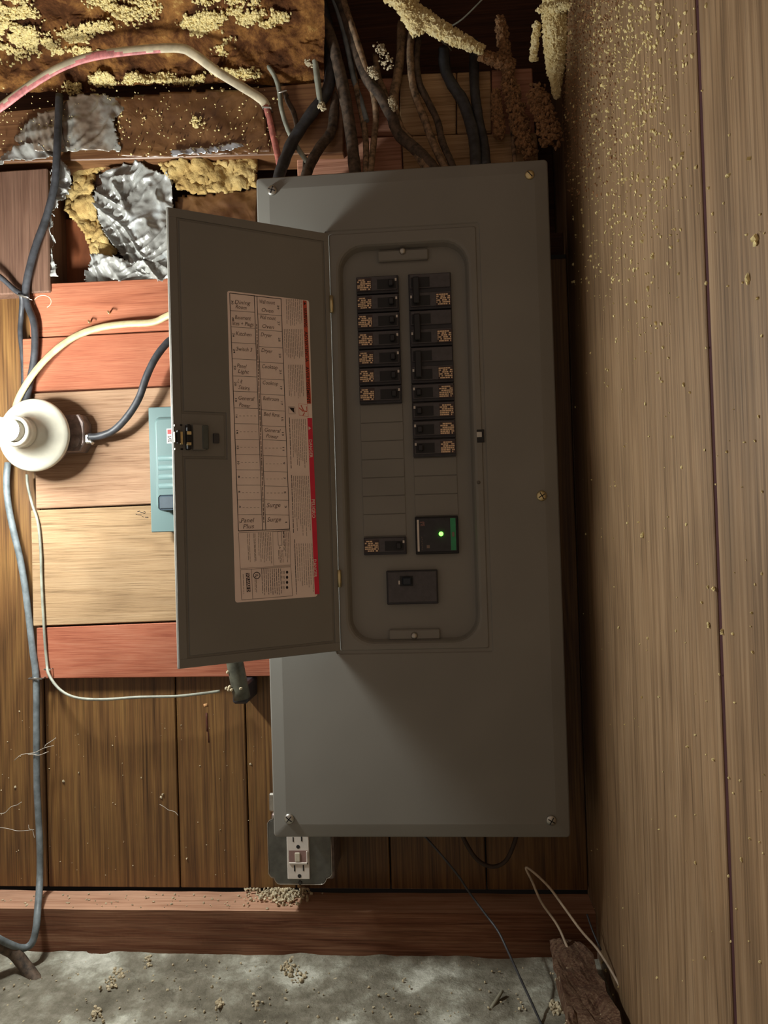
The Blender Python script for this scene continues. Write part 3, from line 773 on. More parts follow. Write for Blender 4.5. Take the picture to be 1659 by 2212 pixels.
# plate with notched corners
nn = .0135
P = []
for sx, sz, order in ((1, 1, 0), (-1, 1, 1), (-1, -1, 0), (1, -1, 1)):
    X = ox1 if sx > 0 else ox0; Z = oz1 if sz > 0 else oz0
    c1 = [(X, Z-sz*nn*1.05), (X-sx*nn*.2, Z-sz*nn*.75), (X-sx*nn*.55, Z-sz*nn*.62), (X-sx*nn*.68, Z-sz*nn*.3), (X-sx*nn*.9, Z-sz*nn*.05), (X-sx*nn*1.15, Z)]
    P += c1 if order == 0 else c1[::-1]
cxm, czm = (ox0+ox1)/2, (oz0+oz1)/2
sh = lambda k: [(cxm+(x-cxm)*k, czm+(z-czm)*k) for x, z in P]
obj('face_plate', loft([(sh(1), OY+.005), (sh(1), OY+.001), (sh(.975), OY-.0008)], cap0=True, cap1=True), plain('dark_plate', '6d6c68', .3, .75, .1, 60), ol)
ra = at(619, 1800, OY); rb = at(671, 1898, OY)
rxa, rxb = at(621, 1860, OY-.002).x, at(669, 1860, OY-.002).x; rzb = at(646, 1898, OY-.002).z; rzt = at(640, 1771, OY-.002).z
obj('plate_edge_glint', tube(bmesh.new(), [(x, OY-.0004, z) for x, z in P+P[:1]], .0006, 6, 1), M['steel'], ol)  # added steel bead imitating the bright reflection along the plate's bevel
rcp = obj('receptacle', BX(rxa, rxb, OY-.0042, OY, rzb, rzt, bev=.0008), M['white'], ol)
def O(x0, x1, y0, y1, nm, m, d0=-.0046, d1=-.0040, bev=0):
    a = at(x0, y0, OY-.004); b = at(x1, y1, OY-.004)
    return obj(nm, BX(a.x, b.x, OY+d0, OY+d1, b.z, a.z, bev=bev), m, rcp)
O(632, 634.5, 1808, 1818, 'slot', M['blackdeep']); O(650, 653, 1807, 1817, 'slot', M['blackdeep'])
O(635, 638, 1869, 1882, 'slot', M['blackdeep']); O(654, 657, 1868, 1881, 'slot', M['blackdeep'])
for cx, cy in ((644, 1829), (647, 1892)):
    c = at(cx, cy, OY-.004); obj('ground_hole', lathe([(.0026, 0), (.0026, .0003)], Vector((c.x, OY-.0042, c.z)), seg=16), M['blackdeep'], rcp)
O(624, 665, 1837, 1866, 'light_recess', plain('recess_pinkish', '8a6c66', .5), -.0046, -.0040)
O(624.5, 665.5, 1862, 1866, 'recess_sill', M['white'], -.0060, -.0040, .0004); O(662, 665.5, 1838, 1866, 'recess_side', M['white'], -.0060, -.0040, .0004)
O(637, 649, 1841, 1861, 'night_light_lens', plain('frosted_lens', 'c8beac', .3), -.0060, -.0040, .0008)
c = at(649, 1906, OY); obj('plate_screw', lathe([(.003, 0), (.0026, .0014), (.0005, .0018)], Vector((c.x, OY-.0006, c.z)), seg=14), plain('dark_screw', '4a4848', .4, .7), ol, True)
tr = obj('mounting_ear', BX(ox0-.001, ox0+.012, .060, .066, oz1-.004, oz1+.022, bev=.002), M['steel'], ol)

# ================================================================== CABLES
def cable(name, pts, r, mat, label, cat='cable', group=None, flat=1.0, n=6, seg=8, wob=.05):
    P = [at(*p) if len(p) == 3 else Vector(p[0]) for p in pts]
    o = obj(name, tube(bmesh.new(), P, r, seg, n, flat, wob=wob), mat)
    return tag(o, label, cat, group)
TOPY = .06  # where runs enter the top of the panel
cable('cable', [(-60, 270, .06), (0, 232, .05), (60, 188, .045), (130, 146, .04), (200, 122, .04), (300, 108, .04), (385, 104, .045), (420, 118, .05), (470, 155, .06), (530, 192, .08), (565, 215, .092), (576, 232, .094)],
      .0068, M['sheathwhite'], 'white sheathed cable streaked with red arching across the upper left', flat=.45, seg=14)
wc = bpy.data.objects['cable']; wc.data.materials.append(M['sheathred'])
for p_ in wc.data.polygons:
    c_ = p_.center
    if p_.normal.z+.9*noise.noise(c_*22+Vector((5, 2, 1))) < -.05+(.0 if c_.x < -.34 else -2) and p_.normal.z > -.93: p_.material_index = 1
cable('cable', [(574, 228, .093), (583, 262, .094), (592, 300, .09), (603, 350, .075), (610, 395, .05)], .0048, M['redcable'], 'faded red cable dropping to the top left corner of the grey panel', flat=.6)
cable('cable', [(128, 205, .085), (126, 260, .08), (123, 330, .075), (118, 400, .08), (100, 470, .085), (78, 530, .085), (64, 580, .085), (56, 625, .088), (60, 660, .09), (74, 700, .09), (75, 760, .09), (66, 820, .09), (52, 880, .085)],
      .0056, M['cord'], 'black cable hanging beside the upper left stud down behind the lamp holder')
cable('cable', [(-50, 565, .075), (0, 598, .08), (30, 625, .085), (47, 640, .088), (46, 680, .105), (44, 720, .105), (50, 780, .105), (52, 860, .105)], .0040, M['cord'], 'thin black cable coming from the left edge to the staple above the lamp')
cable('cable', [(420, 660, .055), (364, 681, .075), (330, 696, .085), (270, 700, .088), (215, 708, .09), (160, 728, .088), (110, 765, .085), (70, 810, .08), (40, 860, .08), (30, 900, .085)],
      .0054, M['cream'], 'cream flat cable curving from the open door to the lamp holder', flat=.5)
cable('cable', [(430, 690, .08), (385, 722, .08), (360, 742, .075), (335, 775, .07), (316, 815, .07), (300, 860, .072), (275, 900, .074), (245, 930, .076), (215, 942, .078), (193, 944, .079)],
      .0056, M['cord'], 'black round cable running from the door to the lamp junction box')
cable('cable', [(17, 1000, .105), (14, 1040, .1), (18, 1090, .1), (30, 1150, .1), (42, 1200, .1), (53, 1260, .1), (62, 1330, .1), (70, 1400, .098), (78, 1465, .095), (79, 1560, .095), (80, 1700, .095), (86, 1820, .092), (86, 1900, .085), (82, 1960, .050), (78, 2005, .035), (68, 2038, .028), (48, 2048, .020), (20, 2040, .005), (-30, 2015, -.02)],
      .0050, M['cordgrey'], 'grey blue cable running down the far left wall to the sill')
cable('cable', [(58, 1025, .097), (60, 1050, .096), (70, 1090, .0955), (82, 1130, .0955), (88, 1190, .0955), (90, 1260, .0955), (96, 1370, .0955), (101, 1430, .0955), (106, 1458, .085), (130, 1490, .07), (165, 1507, .065), (220, 1511, .065), (300, 1506, .068), (380, 1504, .072), (430, 1499, .078), (475, 1493, .085)],
      .0021, M['greywire'], 'thin pale wire running from under the lamp and across below the red board')
cable('cable', [(-60, 1990, -.03), (0, 2040, .0), (30, 2058, .012), (55, 2088, .012), (78, 2118, .005), (92, 2134, -.002)], .0085, M['corddark'], 'thick black cable end resting on the concrete at lower left')
# bundle above the panel: (points, radius, material, label)
BUN = [
 ([(662, -60, .10), (655, 0, .09), (668, 60, .085), (680, 130, .085), (688, 190, .085), (693, 232, .088)], .0046, 'greywire', 'pale grey cable with a cut end hanging down among the dark bundle', 1),
 ([(500, 112, .12), (545, 60, .10), (580, 30, .09), (630, 14, .085), (670, 20, .085), (705, 60, .085), (728, 130, .09), (745, 210, .09), (758, 290, .085), (768, 380, .05)], .0085, 'corddark', 'thick dark cable arching over the bundle and straight down into the panel', .8),
 ([(695, 10, .12), (712, 80, .11), (715, 150, .10), (705, 200, .095), (680, 235, .09), (655, 270, .085), (630, 310, .08), (606, 370, .06), (600, 400, .05)], .0088, 'cord', 'thick black cable slanting down to the panel corner beside the red cable', 1),
 ([(700, 30, .13), (722, 110, .12), (726, 190, .11), (722, 240, .1), (715, 285, .09), (690, 320, .08), (668, 360, .065), (655, 400, .05)], .0078, 'corddark', 'thick dark cable crossing to the panel top left of centre', 1),
 ([(735, -20, .09), (755, 40, .09), (775, 100, .09), (790, 150, .09), (806, 200, .095), (812, 250, .095), (808, 300, .09), (800, 375, .05)], .0046, 'cordbrown', 'dusty brown cable dropping nearly straight into the panel top', 1),
 ([(722, -40, .10), (745, 30, .10), (765, 95, .1), (783, 145, .095), (800, 180, .095), (825, 215, .095), (846, 250, .09), (862, 290, .085), (895, 320, .075), (925, 350, .06), (945, 378, .05)], .0085, 'corddark', 'thick dark cable with an S bend reaching the panel at centre', 1),
 ([(868, 50, .13), (866, 110, .12), (858, 170, .11), (850, 215, .1), (860, 270, .09), (880, 300, .085), (905, 335, .07), (930, 378, .05)], .0070, 'cordbrown', 'dusty cable hanging behind the centre of the bundle', 1),
 ([(890, 60, .12), (886, 110, .11), (890, 170, .1), (900, 215, .095), (918, 260, .09), (932, 300, .08), (950, 340, .065), (968, 376, .05)], .0055, 'cordbrown', 'brown dusty cable left of the pair that reach the panel together', 1),
 ([(905, 80, .12), (900, 130, .11), (906, 180, .1), (925, 220, .095), (945, 262, .09), (955, 305, .08), (972, 345, .06), (985, 376, .05)], .0050, 'corddark', 'slim dark cable on the outer right of the central group', 1),
 ([(958, 105, .12), (962, 150, .11), (978, 185, .1), (998, 215, .095), (1013, 255, .09), (1024, 300, .08), (1030, 365, .05)], .0085, 'cord', 'thick black cable bowing down into the right part of the panel top', .8),
 ([(1024, 90, .13), (1024, 150, .12), (1026, 200, .1), (1034, 260, .095), (1045, 310, .085), (1050, 362, .05)], .0072, 'cord', 'straight black cable beside the bowed one at the right of the panel top', 1),
 ([(548, 125, .13), (565, 130, .10), (588, 155, .09), (602, 190, .09), (608, 235, .09), (622, 280, .088), (642, 318, .085), (665, 352, .08)], .0034, 'greywire', 'thin grey wire clipped by a staple left of the bundle', 1),
 ([(598, 130, .13), (607, 180, .11), (620, 215, .1), (635, 245, .1), (642, 280, .1)], .0036, 'corddark', 'short dark wire behind the thin clipped grey wire', 1),
 ([(660, 235, .12), (664, 300, .11), (658, 345, .1), (655, 395, .06)], .0024, 'corddark', 'thin dark wire hanging between the two thick slanted cables', 1),
 ([(598, 45, .13), (612, 75, .12), (640, 85, .12), (690, 60, .12)], .0036, 'corddark', 'dark cable loop under the arching cable at the top', 1),
 ([(762, 130, .11), (770, 190, .1), (780, 240, .1), (790, 300, .09), (790, 378, .05)], .0044, 'cordbrown', 'dusty cable just right of the straight thick dark one', 1),
 ([(712, -30, .11), (735, 40, .1), (752, 110, .1), (764, 170, .1), (780, 220, .1), (792, 262, .095)], .0040, 'cordgrey', 'grey dusty cable among the upper bundle ending behind a staple', 1),
 ([(810, 120, .14), (818, 170, .12), (830, 200, .11), (838, 230, .1)], .0050, 'cordbrown', 'short dusty cable under the clump of debris', 1),
 ([(1080, 60, .14), (1092, 140, .125), (1100, 220, .115), (1108, 300, .11), (1112, 355, .06)], .0032, 'cordbrown', 'thin dusty wire hanging near the right wall corner', 1),
 ([(975, 110, .13), (950, 75, .12), (1000, 40, .12), (1060, -20, .12)], .0012, 'greywire', 'hair thin pale wire crossing the dark gap at the top', 1),
 ([(595, 128, .14), (615, 118, .13), (640, 125, .13), (662, 118, .13)], .0026, 'corddark', 'short twisted dark wire left of the bundle', 1),
]
for P, r, m, lab, fl in BUN:
    cable('cable', P, r, M[m], lab, group='cables entering the top of the panel', flat=fl, wob=.12)
# loops and wires lower right
cable('cable', [(985, 1770, .06), (1005, 1818, .06), (1030, 1856, .06), (1062, 1872, .06), (1092, 1860, .06), (1112, 1818, .06), (1120, 1780, .06)], .0030, plain('dark_loop', '3a2c22', .7), 'dark cable loop hanging just below the panel', wob=0)
cable('wire', [(900, 1790, .04), (930, 1820, .04), (985, 1885, .035), (1012, 1925, .035), (1045, 1970, .02), (1075, 2010, .0), (1095, 2050, -.02), (1120, 2105, -.04), (1148, 2165, -.06), (1175, 2225, -.08)], .0015, M['cord'], 'thin black wire slanting from under the panel over the concrete', 'wire', wob=0)
cable('wire', [(1300, 2225, -.02), (1288, 2180, -.01), (1262, 2110, .0), (1232, 2060, .01), (1205, 2000, .03), (1170, 1950, .04), (1150, 1905, .045), (1136, 1875, .045), (1150, 1882, .04), (1185, 1915, .03), (1215, 1955, .02), (1255, 2010, .0), (1290, 2050, -.02), (1325, 2105, -.05), (1352, 2160, -.08), (1372, 2225, -.11)],
      .0017, M['whitewire'], 'thin pale wire doubled back in a sharp loop at lower right', 'wire', wob=0)
cable('wire', [(1268, 1975, .03), (1280, 2010, .01), (1298, 2052, -.01)], .0012, M['cord'], 'short dark wire crossing the pale looped wire', 'wire', wob=0)
cable('twig', [(1040, 2235, -.08), (1055, 2190, -.05), (1085, 2140, -.02)], .0022, plain('grey_stick', '8a8674', .8), 'grey stick leaning on the concrete at the lower right', 'stick')
# staples
def staple(px, py, Y, w, ang, label):
    c = at(px, py, Y); m = Matrix.Rotation(math.radians(ang), 3, 'Y')
    g = bmesh.new(); tube(g, [c+m@Vector((-w, .012, 0)), c+m@Vector((-w, 0, 0)), c+m@Vector((w, 0, 0)), c+m@Vector((w, .012, 0))], .0013, 8, 1)
    tag(obj('cable_staple', g, M['steel']), label, 'staple', 'wire staples')
staple(76, 1466, .0885, .010, 0, 'steel staple holding the grey blue cable below the red board')
staple(49, 640, .080, .008, 20, 'steel staple over the crossing cables above the lamp')
staple(610, 198, .085, .006, -5, 'staple over the thin grey wire left of the bundle')
staple(102, 1446, .091, .004, 0, 'small staple on the thin pale wire at the bottom red board')
staple(576, 232, .088, .006, 10, 'staple where the white cable meets the red cable')
# bent nails in the top board
for i, (x, y) in enumerate(((196, 697), (238, 677))):
    g = bmesh.new(); c = at(x, y, BY); tube(g, [c+Vector((0, .006, 0)), c+Vector((0, -.008, .001)), c+Vector((.004, -.012, -.004))], .0013, 8, 3)
    tag(obj('nail', g, M['brass']), ['bent nail just above the cream cable', 'bent nail higher and right in the top red board'][i], 'nail')
# conduit hanging below the door
p0, p1 = at(497, 1380, .045), at(523, 1508, .055)
cd = empty('conduit_end', p1, 'short grey conduit end spattered with plaster below the open door', 'conduit')
obj('conduit', tube(bmesh.new(), [p0, p0.lerp(p1, .5), p1], .0118, 20, 3), plain('conduit_grey', '5c5c50', .5, .2, .2), cd, True)
q0, q1 = at(528, 1468, .085), at(529, 1512, .085)
obj('coupling', BX(q0.x-.011, q0.x+.011, .058, PY-.001, q1.z, q0.z, bev=.003), M['black'], cd)
obj('plaster_spatter', (lambda: (lambda g: [bmesh.ops.create_icosphere(g, subdivisions=1, radius=.0028, matrix=Matrix.Translation(at(x, y, .043))) for x, y in ((492, 1452), (500, 1449), (489, 1487), (494, 1490), (500, 1490), (496, 1484), (520, 1487))] and g)(bmesh.new()))(), M['crumbwhite'], cd)

# ================================================================== FOIL, FIBREGLASS, FOAM, CRUST
def px_sheet(name, poly, Y, amp, sc, mat, label, cat, res=5, sharp=True, tilt=0, seed=0, thick=.0006, smooth=False, group=None):
    xs_ = [p[0] for p in poly]; ys_ = [p[1] for p in poly]; x0, x1, y0, y1 = min(xs_), max(xs_), min(ys_), max(ys_)
    nu, nv = max(2, int((x1-x0)/res)), max(2, int((y1-y0)/res)); rn = random.Random(seed)
    def fn(u, v):
        p = at(x0+u*(x1-x0), y0+v*(y1-y0), Y+tilt*(v-.5))
        q = Vector((p.x+seed*1.7, seed, p.z))
        if sharp:
            a_, b_ = p.x*.80+p.z*.60, -p.x*.60+p.z*.80
            wv = noise.noise(Vector((a_*9, b_*9, seed)))*.9
            r1 = 1-2*abs(noise.noise(Vector((a_*42+wv*2, b_*9+wv, seed+3)))); r2 = 1-2*abs(noise.noise(Vector((a_*16-wv, b_*60+wv*3, seed+8))))
            d = 1.1*noise.noise(q*sc)-.55*max(0, r1)**3-.35*max(0, r2)**3+.12*noise.noise(q*110)
        else: d = noise.fractal(q*sc, 1, 2, 5)+.16*noise.fractal(q*sc*9, 1, 2, 3)
        return p+Vector((0, d*amp, 0))
    def keep(u, v):
        j = noise.noise(Vector((u*14, v*14, seed)))*6
        return inpoly(x0+u*(x1-x0)+j, y0+v*(y1-y0)+j*.7, poly)
    if sharp:
        bm = sheet(fn, nu, nv, keep)
        smooth = True
        bmesh.ops.solidify(bm, geom=bm.faces[:], thickness=thick)
    else: bm = sheet(fn, nu, nv, keep, thick)
    o = obj(name, bm, mat, smooth=smooth)
    return tag(o, label, cat, group)
px_sheet('foil_sheet', [(203, 425), (232, 370), (300, 355), (345, 375), (372, 380), (378, 400), (372, 470), (378, 600), (300, 600), (270, 560), (240, 520), (215, 480)], .118, .020, 14, M['foil'], 'crumpled silvery plastic sheet above the top red board', 'plastic sheet', 2.5, seed=1)
px_sheet('foil_scrap', [(185, 585), (200, 548), (240, 560), (300, 570), (330, 560), (378, 590), (378, 612), (190, 612)], .108, .020, 18, M['foil'], 'small crumpled foil scrap on top of the top board', 'foil', 2.5, seed=4)
px_sheet('plastic_film', [(32, 302), (70, 262), (122, 232), (152, 215), (190, 206), (258, 210), (268, 222), (270, 240), (250, 262), (262, 330), (60, 330)], .094, .009, 8, M['film'], 'shiny plastic film stapled over the left end of the beam', 'plastic film', 3, seed=6)
px_sheet('foil_strip', [(0, 350), (8, 330), (60, 312), (120, 318), (128, 336), (100, 345), (60, 348), (0, 358)], .09, .010, 30, M['foil'], 'bright foil strip at the upper left above the stud', 'foil', 2.5, seed=7)
px_sheet('foil_strip', [(370, 336), (372, 326), (450, 318), (520, 310), (530, 318), (500, 326), (440, 332), (380, 338)], .092, .006, 30, plain('bright_foil', 'c8ccd4', .2, .8), 'bright foil lip under the beam right of the cavity', 'foil', 2.5, seed=8)
px_sheet('foil_scrap', [(118, 352), (140, 352), (160, 378), (150, 420), (118, 470), (112, 420)], .10, .012, 30, M['foil'], 'torn foil scrap beside the black hanging cable', 'foil', 2.5, seed=9)
px_sheet('foil_scrap', [(104, 440), (118, 480), (114, 540), (130, 600), (104, 600), (100, 520)], .104, .012, 40, M['foil'], 'narrow crinkled foil at the right edge of the stud', 'foil', 2.5, seed=10)
px_sheet('kraft_paper', [(378, 425), (440, 418), (556, 405), (556, 620), (378, 620)], .128, .008, 12, M['kraft'], 'brown kraft paper sheet behind the door and panel', 'paper', 5, seed=11, sharp=False, smooth=True)
px_sheet('kraft_film', [(250, 212), (330, 204), (560, 190), (585, 330), (262, 338)], .0935, .004, 14, M['kraft'], 'brown film covering the face of the beam', 'film', 5, seed=12, sharp=False, smooth=True)
def fib(poly, Y, seed, label, amp=.014, res=3.5, mat='fibre', sc=20):
    return px_sheet('insulation_batt', poly, Y, amp, sc, M[mat], label, 'insulation', res, False, seed=seed, thick=.006, smooth=True)
fib([(150, 352), (260, 350), (210, 380), (205, 420), (212, 470), (250, 540), (240, 590), (212, 575), (180, 500), (140, 450), (138, 420), (160, 390)], .135, 21, 'yellow fibreglass tuft left of the silvery sheet')
fib([(345, 355), (400, 350), (556, 345), (556, 400), (500, 412), (430, 420), (380, 405)], .115, 22, 'yellow fibreglass batt between the sheet and the panel corner')
# crust of insulation overhead
def crustY(px, py):
    return .115 - .16*max(0, (200-py)/200)**1.0*.55
def crust_pt(px, py, off=0):
    Yb = crustY(px, py); p = at(px, py, Yb)
    d = noise.fractal(Vector((p.x*1.0, 2.2, p.z*2.6))*9, 1, 2, 6)*.020 + noise.fractal(p*45, 1, 2, 3)*.004
    return p+Vector((0, -d+off, 0))
def cr_fn(u, v): return crust_pt(-60+u*(700+60), -60+v*(265-u*25))
crust = o = obj('insulation_crust', sheet(cr_fn, 260, 90, None, 0), M['crust'], smooth=True); tag(o, 'lumpy brown insulation layer filling the upper left above the beam', 'insulation')
rn = random.Random(3)
STK = [(0, 60, 20, 110, 34, 900), (20, 75, 110, 105, 22, 700), (0, 10, 60, 35, 26, 500), (205, 5, 330, 20, 22, 650), (250, 25, 300, 55, 16, 250), (140, 80, 250, 68, 13, 330), (150, 85, 200, 95, 8, 150),
       (400, 55, 520, 35, 15, 560), (410, 68, 470, 60, 12, 200), (430, 15, 480, 2, 10, 140), (465, 105, 505, 90, 10, 160), (120, 112, 230, 120, 8, 200),
       (140, 190, 360, 165, 13, 1100), (230, 185, 560, 165, 10, 900), (520, 45, 615, 35, 12, 340), (570, 60, 612, 32, 9, 120), (480, 0, 560, 8, 12, 160)]
items = []
for (x0, y0, x1, y1, th, n_) in STK:
    for _ in range(int(n_*1.7)):
        u = rn.random(); x = x0+(x1-x0)*u+rn.gauss(0, th*.6); y = y0+(y1-y0)*u+rn.gauss(0, th*.45)
        if N((x/40, y/22, 1), 1, 3) < -.22: continue
        p = crust_pt(x, y, -rn.uniform(0, .006)); items.append((p, rn.uniform(.0008, .0026), None))
stuff('insulation_crumbs', items, M['crumb'], 'pale yellow crumbs', 'insulation', parent=crust, seed=5)
items = []
for _ in range(420):
    x = rn.uniform(230, 600); y = rn.uniform(188, 335)
    if rn.random() < .3+.7*abs(noise.noise(Vector((x/50, y/40, 0)))): items.append((at(x, y, .090), rn.uniform(.0005, .0016), None))
for _ in range(40): items.append((at(rn.gauss(425, 6), rn.gauss(262, 5), .089), rn.uniform(.0012, .0026), None))
for _ in range(120): items.append((at(rn.uniform(0, 230), rn.uniform(190, 330), .089), rn.uniform(.0005, .0011), None))
stuff('insulation_crumbs', items, M['crumb'], 'scattered yellow flecks on the brown film over the beam', 'crumbs', seed=6)
# yellow foam clumps: dense lumps
def clump(segs, n_, r0, r1, label, mat='foam', seed=1, Yf=None):
    rn = random.Random(seed); it = []
    for _ in range(n_):
        a = rn.choice(segs); u = rn.random(); x0, y0, t0, x1, y1, t1, Y0, Y1 = a
        th = t0+(t1-t0)*u; ang = rn.uniform(0, 2*PI); rr_ = math.sqrt(rn.random())*th
        x = x0+(x1-x0)*u+math.cos(ang)*rr_; y = y0+(y1-y0)*u+math.sin(ang)*rr_
        Y = Y0+(Y1-Y0)*u-.012*math.sqrt(max(0, 1-(rr_/max(th, 1))**2))*(th/16)
        it.append((at(x, y, Y), rn.uniform(r0, r1), None))
    return stuff('foam_clump', it, M[mat], label, 'foam', seed=seed)
clump([(825, -25, 16, 885, 15, 20, .08, .08), (880, 12, 24, 905, 62, 20, .08, .08), (885, 20, 22, 960, 70, 18, .08, .08), (960, 70, 20, 1040, 108, 8, .08, .09)], 2600, .0016, .0042, 'yellow foam streamer hanging diagonally right of the cables', seed=11)
clump([(1207, -20, 36, 1203, 70, 33, .07, .075), (1203, 70, 30, 1200, 150, 18, .075, .085), (1200, 150, 16, 1202, 208, 4, .085, .09)], 4200, .0014, .0036, 'large yellow foam tongue hanging in the corner by the right wall', seed=12)
clump([(1160, 50, 8, 1152, 130, 7, .07, .09), (1165, 20, 8, 1240, 10, 12, .06, .03)], 500, .0014, .0030, 'smaller ragged foam edge left of the large tongue', 'foam', seed=13)
clump([(1040, 120, 10, 1100, 140, 18, .10, .12), (1080, 40, 10, 1100, 180, 16, .12, .12), (1100, 180, 18, 1140, 330, 22, .11, .10), (1160, 200, 24, 1190, 300, 26, .10, .07), (1070, 200, 8, 1080, 290, 12, .11, .11)], 2400, .0018, .0040, 'brown crumbly debris filling the corner right of the cables', 'crumbbrown', seed=14)
clump([(815, 100, 12, 840, 140, 16, .08, .08), (800, 150, 9, 812, 165, 8, .08, .08), (845, 215, 9, 852, 232, 8, .07, .07), (660, 120, 12, 672, 140, 9, .09, .09), (692, 225, 8, 700, 235, 6, .08, .08)], 420, .0008, .0022, 'white fluffy debris caught on the dark cable bundle', 'crumbwhite', seed=15)
# crumbs on the right wall
items = []; itb = []
for _ in range(1500):
    y = min(2000, abs(rn.gauss(0, 1))*330); x = rn.gauss(1330+y*.03, 70)
    if x < 1205 or x > 1650: continue
    p = atX(x, y, RX)
    if p.y > .10: continue
    items.append((Vector((RX-.0006, p.y, p.z)), rn.choice([.0005, .0007, .0009, .0013, .0018]), None))
for _ in range(150):
    x = rn.uniform(1240, 1655); y = rn.uniform(300, 2150); p = atX(x, y, RX)
    if p.y > .10: continue
    items.append((Vector((RX-.0006, p.y, p.z)), rn.uniform(.0004, .0014), None))
for x, y, r in ((1635, 520, .0035), (1618, 602, .003), (1412, 552, .003), (1345, 505, .002), (1433, 75, .003), (1425, 35, .0035), (1334, 20, .003), (1390, 1155, .0035), (1235, 1150, .0045), (1338, 1357, .002), (1533, 1352, .002), (1562, 1367, .002), (1507, 365, .002), (1545, 1272, .002), (1302, 2080, .003), (1310, 2098, .003)):
    p = atX(x, y, RX); items += [(Vector((RX-.001, p.y+rn.uniform(-.001, .001), p.z+rn.uniform(-.002, .002))), r*.6, None) for _ in range(3)]
stuff('dust_crumbs', items, M['crumb'], 'yellow dust specks stuck on the panelling', 'crumbs', parent=wall_right, seed=8)
for _ in range(2600):
    y = rn.uniform(0, 430); x = rn.gauss(1240-(y/430)*10, 45)
    if x < 1150 or x > 1340: continue
    p = atX(x, y, RX)
    if p.y > .115: continue
    if rn.random() < 1-y/520: itb.append((Vector((RX-.0006, p.y, p.z)), rn.uniform(.0007, .0020), None))
stuff('dust_crumbs', itb, M['crumbbrown'], 'brown granular dust by the corner', 'crumbs', parent=wall_right, seed=9)
# debris on sill, concrete, panelling
items = []
for _ in range(260):
    x = rn.gauss(610, 34); y = 1925+abs(rn.gauss(0, 16)); 
    if y > 1964: continue
    p = atZ(x, y, SZ); items.append((Vector((p.x, max(.065, min(.112, p.y)), SZ+rn.uniform(0, .008))), rn.uniform(.0012, .0032), None))
for _ in range(90):
    x = rn.uniform(-10, 640); p = atZ(x, rn.uniform(1930, 1962), SZ); items.append((Vector((p.x, p.y, SZ+.001)), rn.uniform(.0007, .0020), None))
stuff('sill_debris', items, M['crumbwhite'], 'pale plaster crumbs on the sill below the outlet box', 'debris', seed=10)
items = []
def fl(px, py, r, lift=.001):
    p = atZ(px, py, FZ); items.append((Vector((p.x, p.y, FZ+lift)), r, None))
for _ in range(200): fl(rn.uniform(0, 1150), rn.uniform(2075, 2210), rn.uniform(.0006, .0020))
for cx, cy, n_ in ((322, 2075, 16), (260, 2105, 26), (240, 2130, 14), (205, 2190, 22), (620, 2090, 34), (640, 2110, 14), (470, 2165, 12), (550, 2170, 10), (360, 2050, 8), (1240, 2110, 60), (1210, 2180, 60), (1270, 2200, 50)):
    for _ in range(n_): fl(rn.gauss(cx, 9), rn.gauss(cy, 8), rn.uniform(.001, .0032), .002)
stuff('floor_debris', items, M['crumbwhite'], 'pale chips and crumbs scattered over the concrete', 'debris', seed=11)
items = []
for _ in range(60): items.append((at(rn.uniform(95, 570), rn.uniform(1530, 1900), PY-.0006), rn.uniform(.0004, .0010), None))
for _ in range(14): items.append((at(rn.uniform(0, 70), rn.uniform(1500, 1900), PY-.0006), rn.uniform(.0005, .0010), None))
for x, y, r in ((137, 1688, .0022), (170, 1669, .0014), (33, 1700, .0018), (348, 1722, .002), (352, 1716, .0018), (541, 1650, .0014), (305, 1680, .0012), (404, 1855, .0016)): items.append((at(x, y, PY-.001), r, None))
stuff('panel_specks', items, M['crumbwhite'], 'tiny pale specks on the brown panelling below the boards', 'debris', seed=12)
# cobwebs by the left cable
g = bmesh.new(); rc = random.Random(2)
for a, b in (((28, 1640), (115, 1610)), ((60, 1632), (105, 1625)), ((0, 1790), (75, 1795)), ((0, 1760), (45, 1730)), ((60, 1780), (75, 1810)), ((345, 1735), (385, 1760)), ((95, 1615), (118, 1595))):
    P = [at(a[0]+(b[0]-a[0])*k/4+rc.uniform(-3, 3), a[1]+(b[1]-a[1])*k/4+rc.uniform(-3, 3), .088) for k in range(5)]; tube(g, P, .0005, 4, 3)
tag(obj('cobweb', g, M['web']), 'dusty cobweb strands around the left grey cable', 'cobweb', kind='stuff')
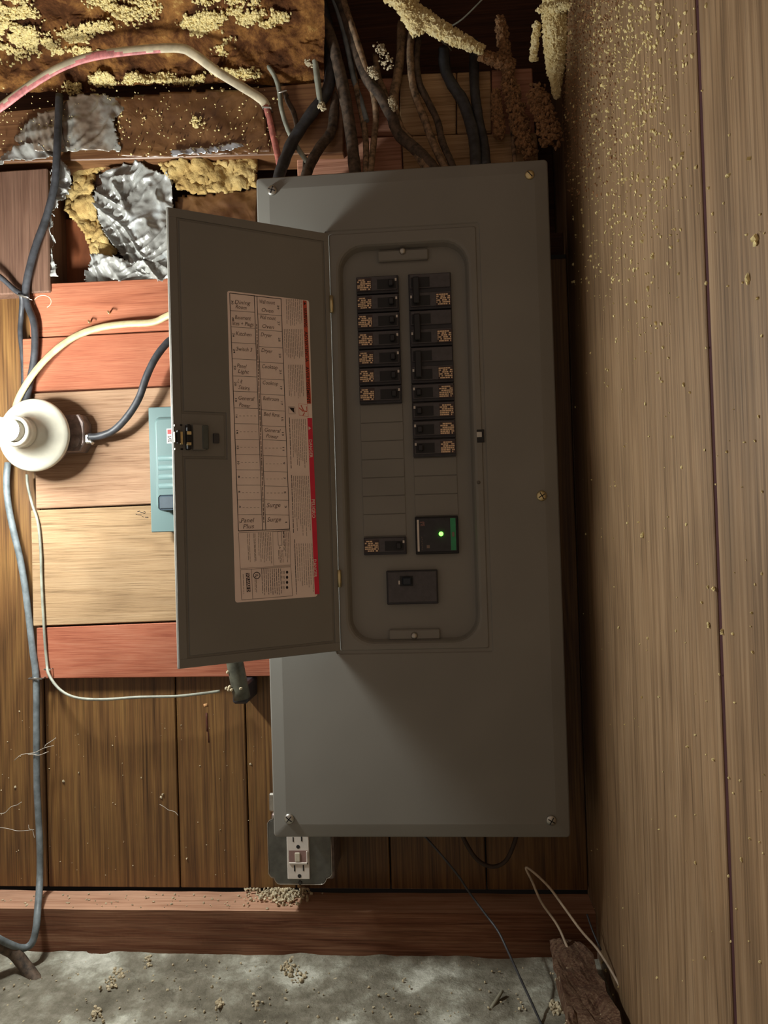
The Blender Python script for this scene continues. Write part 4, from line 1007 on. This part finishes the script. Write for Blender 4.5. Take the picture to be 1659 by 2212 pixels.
# rotten wood block at lower right
def rot_fn(): 
    g = BX(-.5, .5, -.5, .5, -.5, .5); bmesh.ops.subdivide_edges(g, edges=g.edges[:], cuts=9, use_grid_fill=True)
    A = atZ(1225, 2085, FZ+.01); B = atZ(1300, 2300, FZ+.01); d = (B-A); L_ = d.length; d.normalize(); s = Vector((-d.y, d.x, 0))
    for v in g.verts:
        c = v.co; p = A+d*((c.x+.5)*L_)+s*(c.y*.052*(.8+.4*(c.x+.5)))+Vector((0, 0, (c.z+.5)*.030+.002))
        p += Vector((0, 0, 1))*N(p, 60, 3)*.006*(c.z+.5)+s*N(p, 40, 3)*.006; v.co = p
    return g
tag(obj('rotten_wood', rot_fn(), M['bark']), 'rotten splintered wood piece lying in the right corner', 'wood')
items = []
A = atZ(1225, 2085, FZ+.036); B = atZ(1300, 2300, FZ+.036)
for _ in range(220):
    u = rn.random(); p = A.lerp(B, u); items.append((Vector((p.x+rn.gauss(0, .012), p.y+rn.gauss(0, .008), FZ+.036)), rn.uniform(.0008, .0026), None))
stuff('wood_crumbs', items, M['crumbwhite'], 'pale gravel and splinters on the rotten wood piece', 'debris', seed=13)

# marks on the boards
c = at(92, 652, BY-.0002)
obj('chalk_mark', tube(bmesh.new(), [(c.x+.0135*math.cos(a), BY-.0002, c.z+.010*math.sin(a)) for a in [math.radians(-60+k*22) for k in range(13)]], .0007, 6, 2, .4), plain('chalk', 'e0b49c', .9), wall_back)
g = bmesh.new(); rk = random.Random(7)
for k in range(9):
    a = at(rk.uniform(292, 326), rk.uniform(1104, 1118), BY-.0002); tube(g, [a, a+Vector((rk.uniform(.002, .007), 0, rk.uniform(-.002, .002)))], .0005, 5, 1)
tag(obj('pencil_marks', g, M['ink'], wall_back), kind='stuff')
g = bmesh.new()
for x, y0, y1, w_ in ((446, 1540, 1580, .0016), (449, 1576, 1604, .0010)): a = at(x, y0, PY-.0003); b = at(x+2, y1, PY-.0003); tube(g, [a, b], w_, 6, 3, .4)
obj('gouge', g, plain('gouge_brown', '4a2010', .8), wall_back)
a = at(440, 1524, PY-.0004); obj('bare_patch', tube(bmesh.new(), [a, a+Vector((.006, 0, .001))], .0022, 8, 2, .3), plain('bare_wood', 'c09060', .8), wall_back)
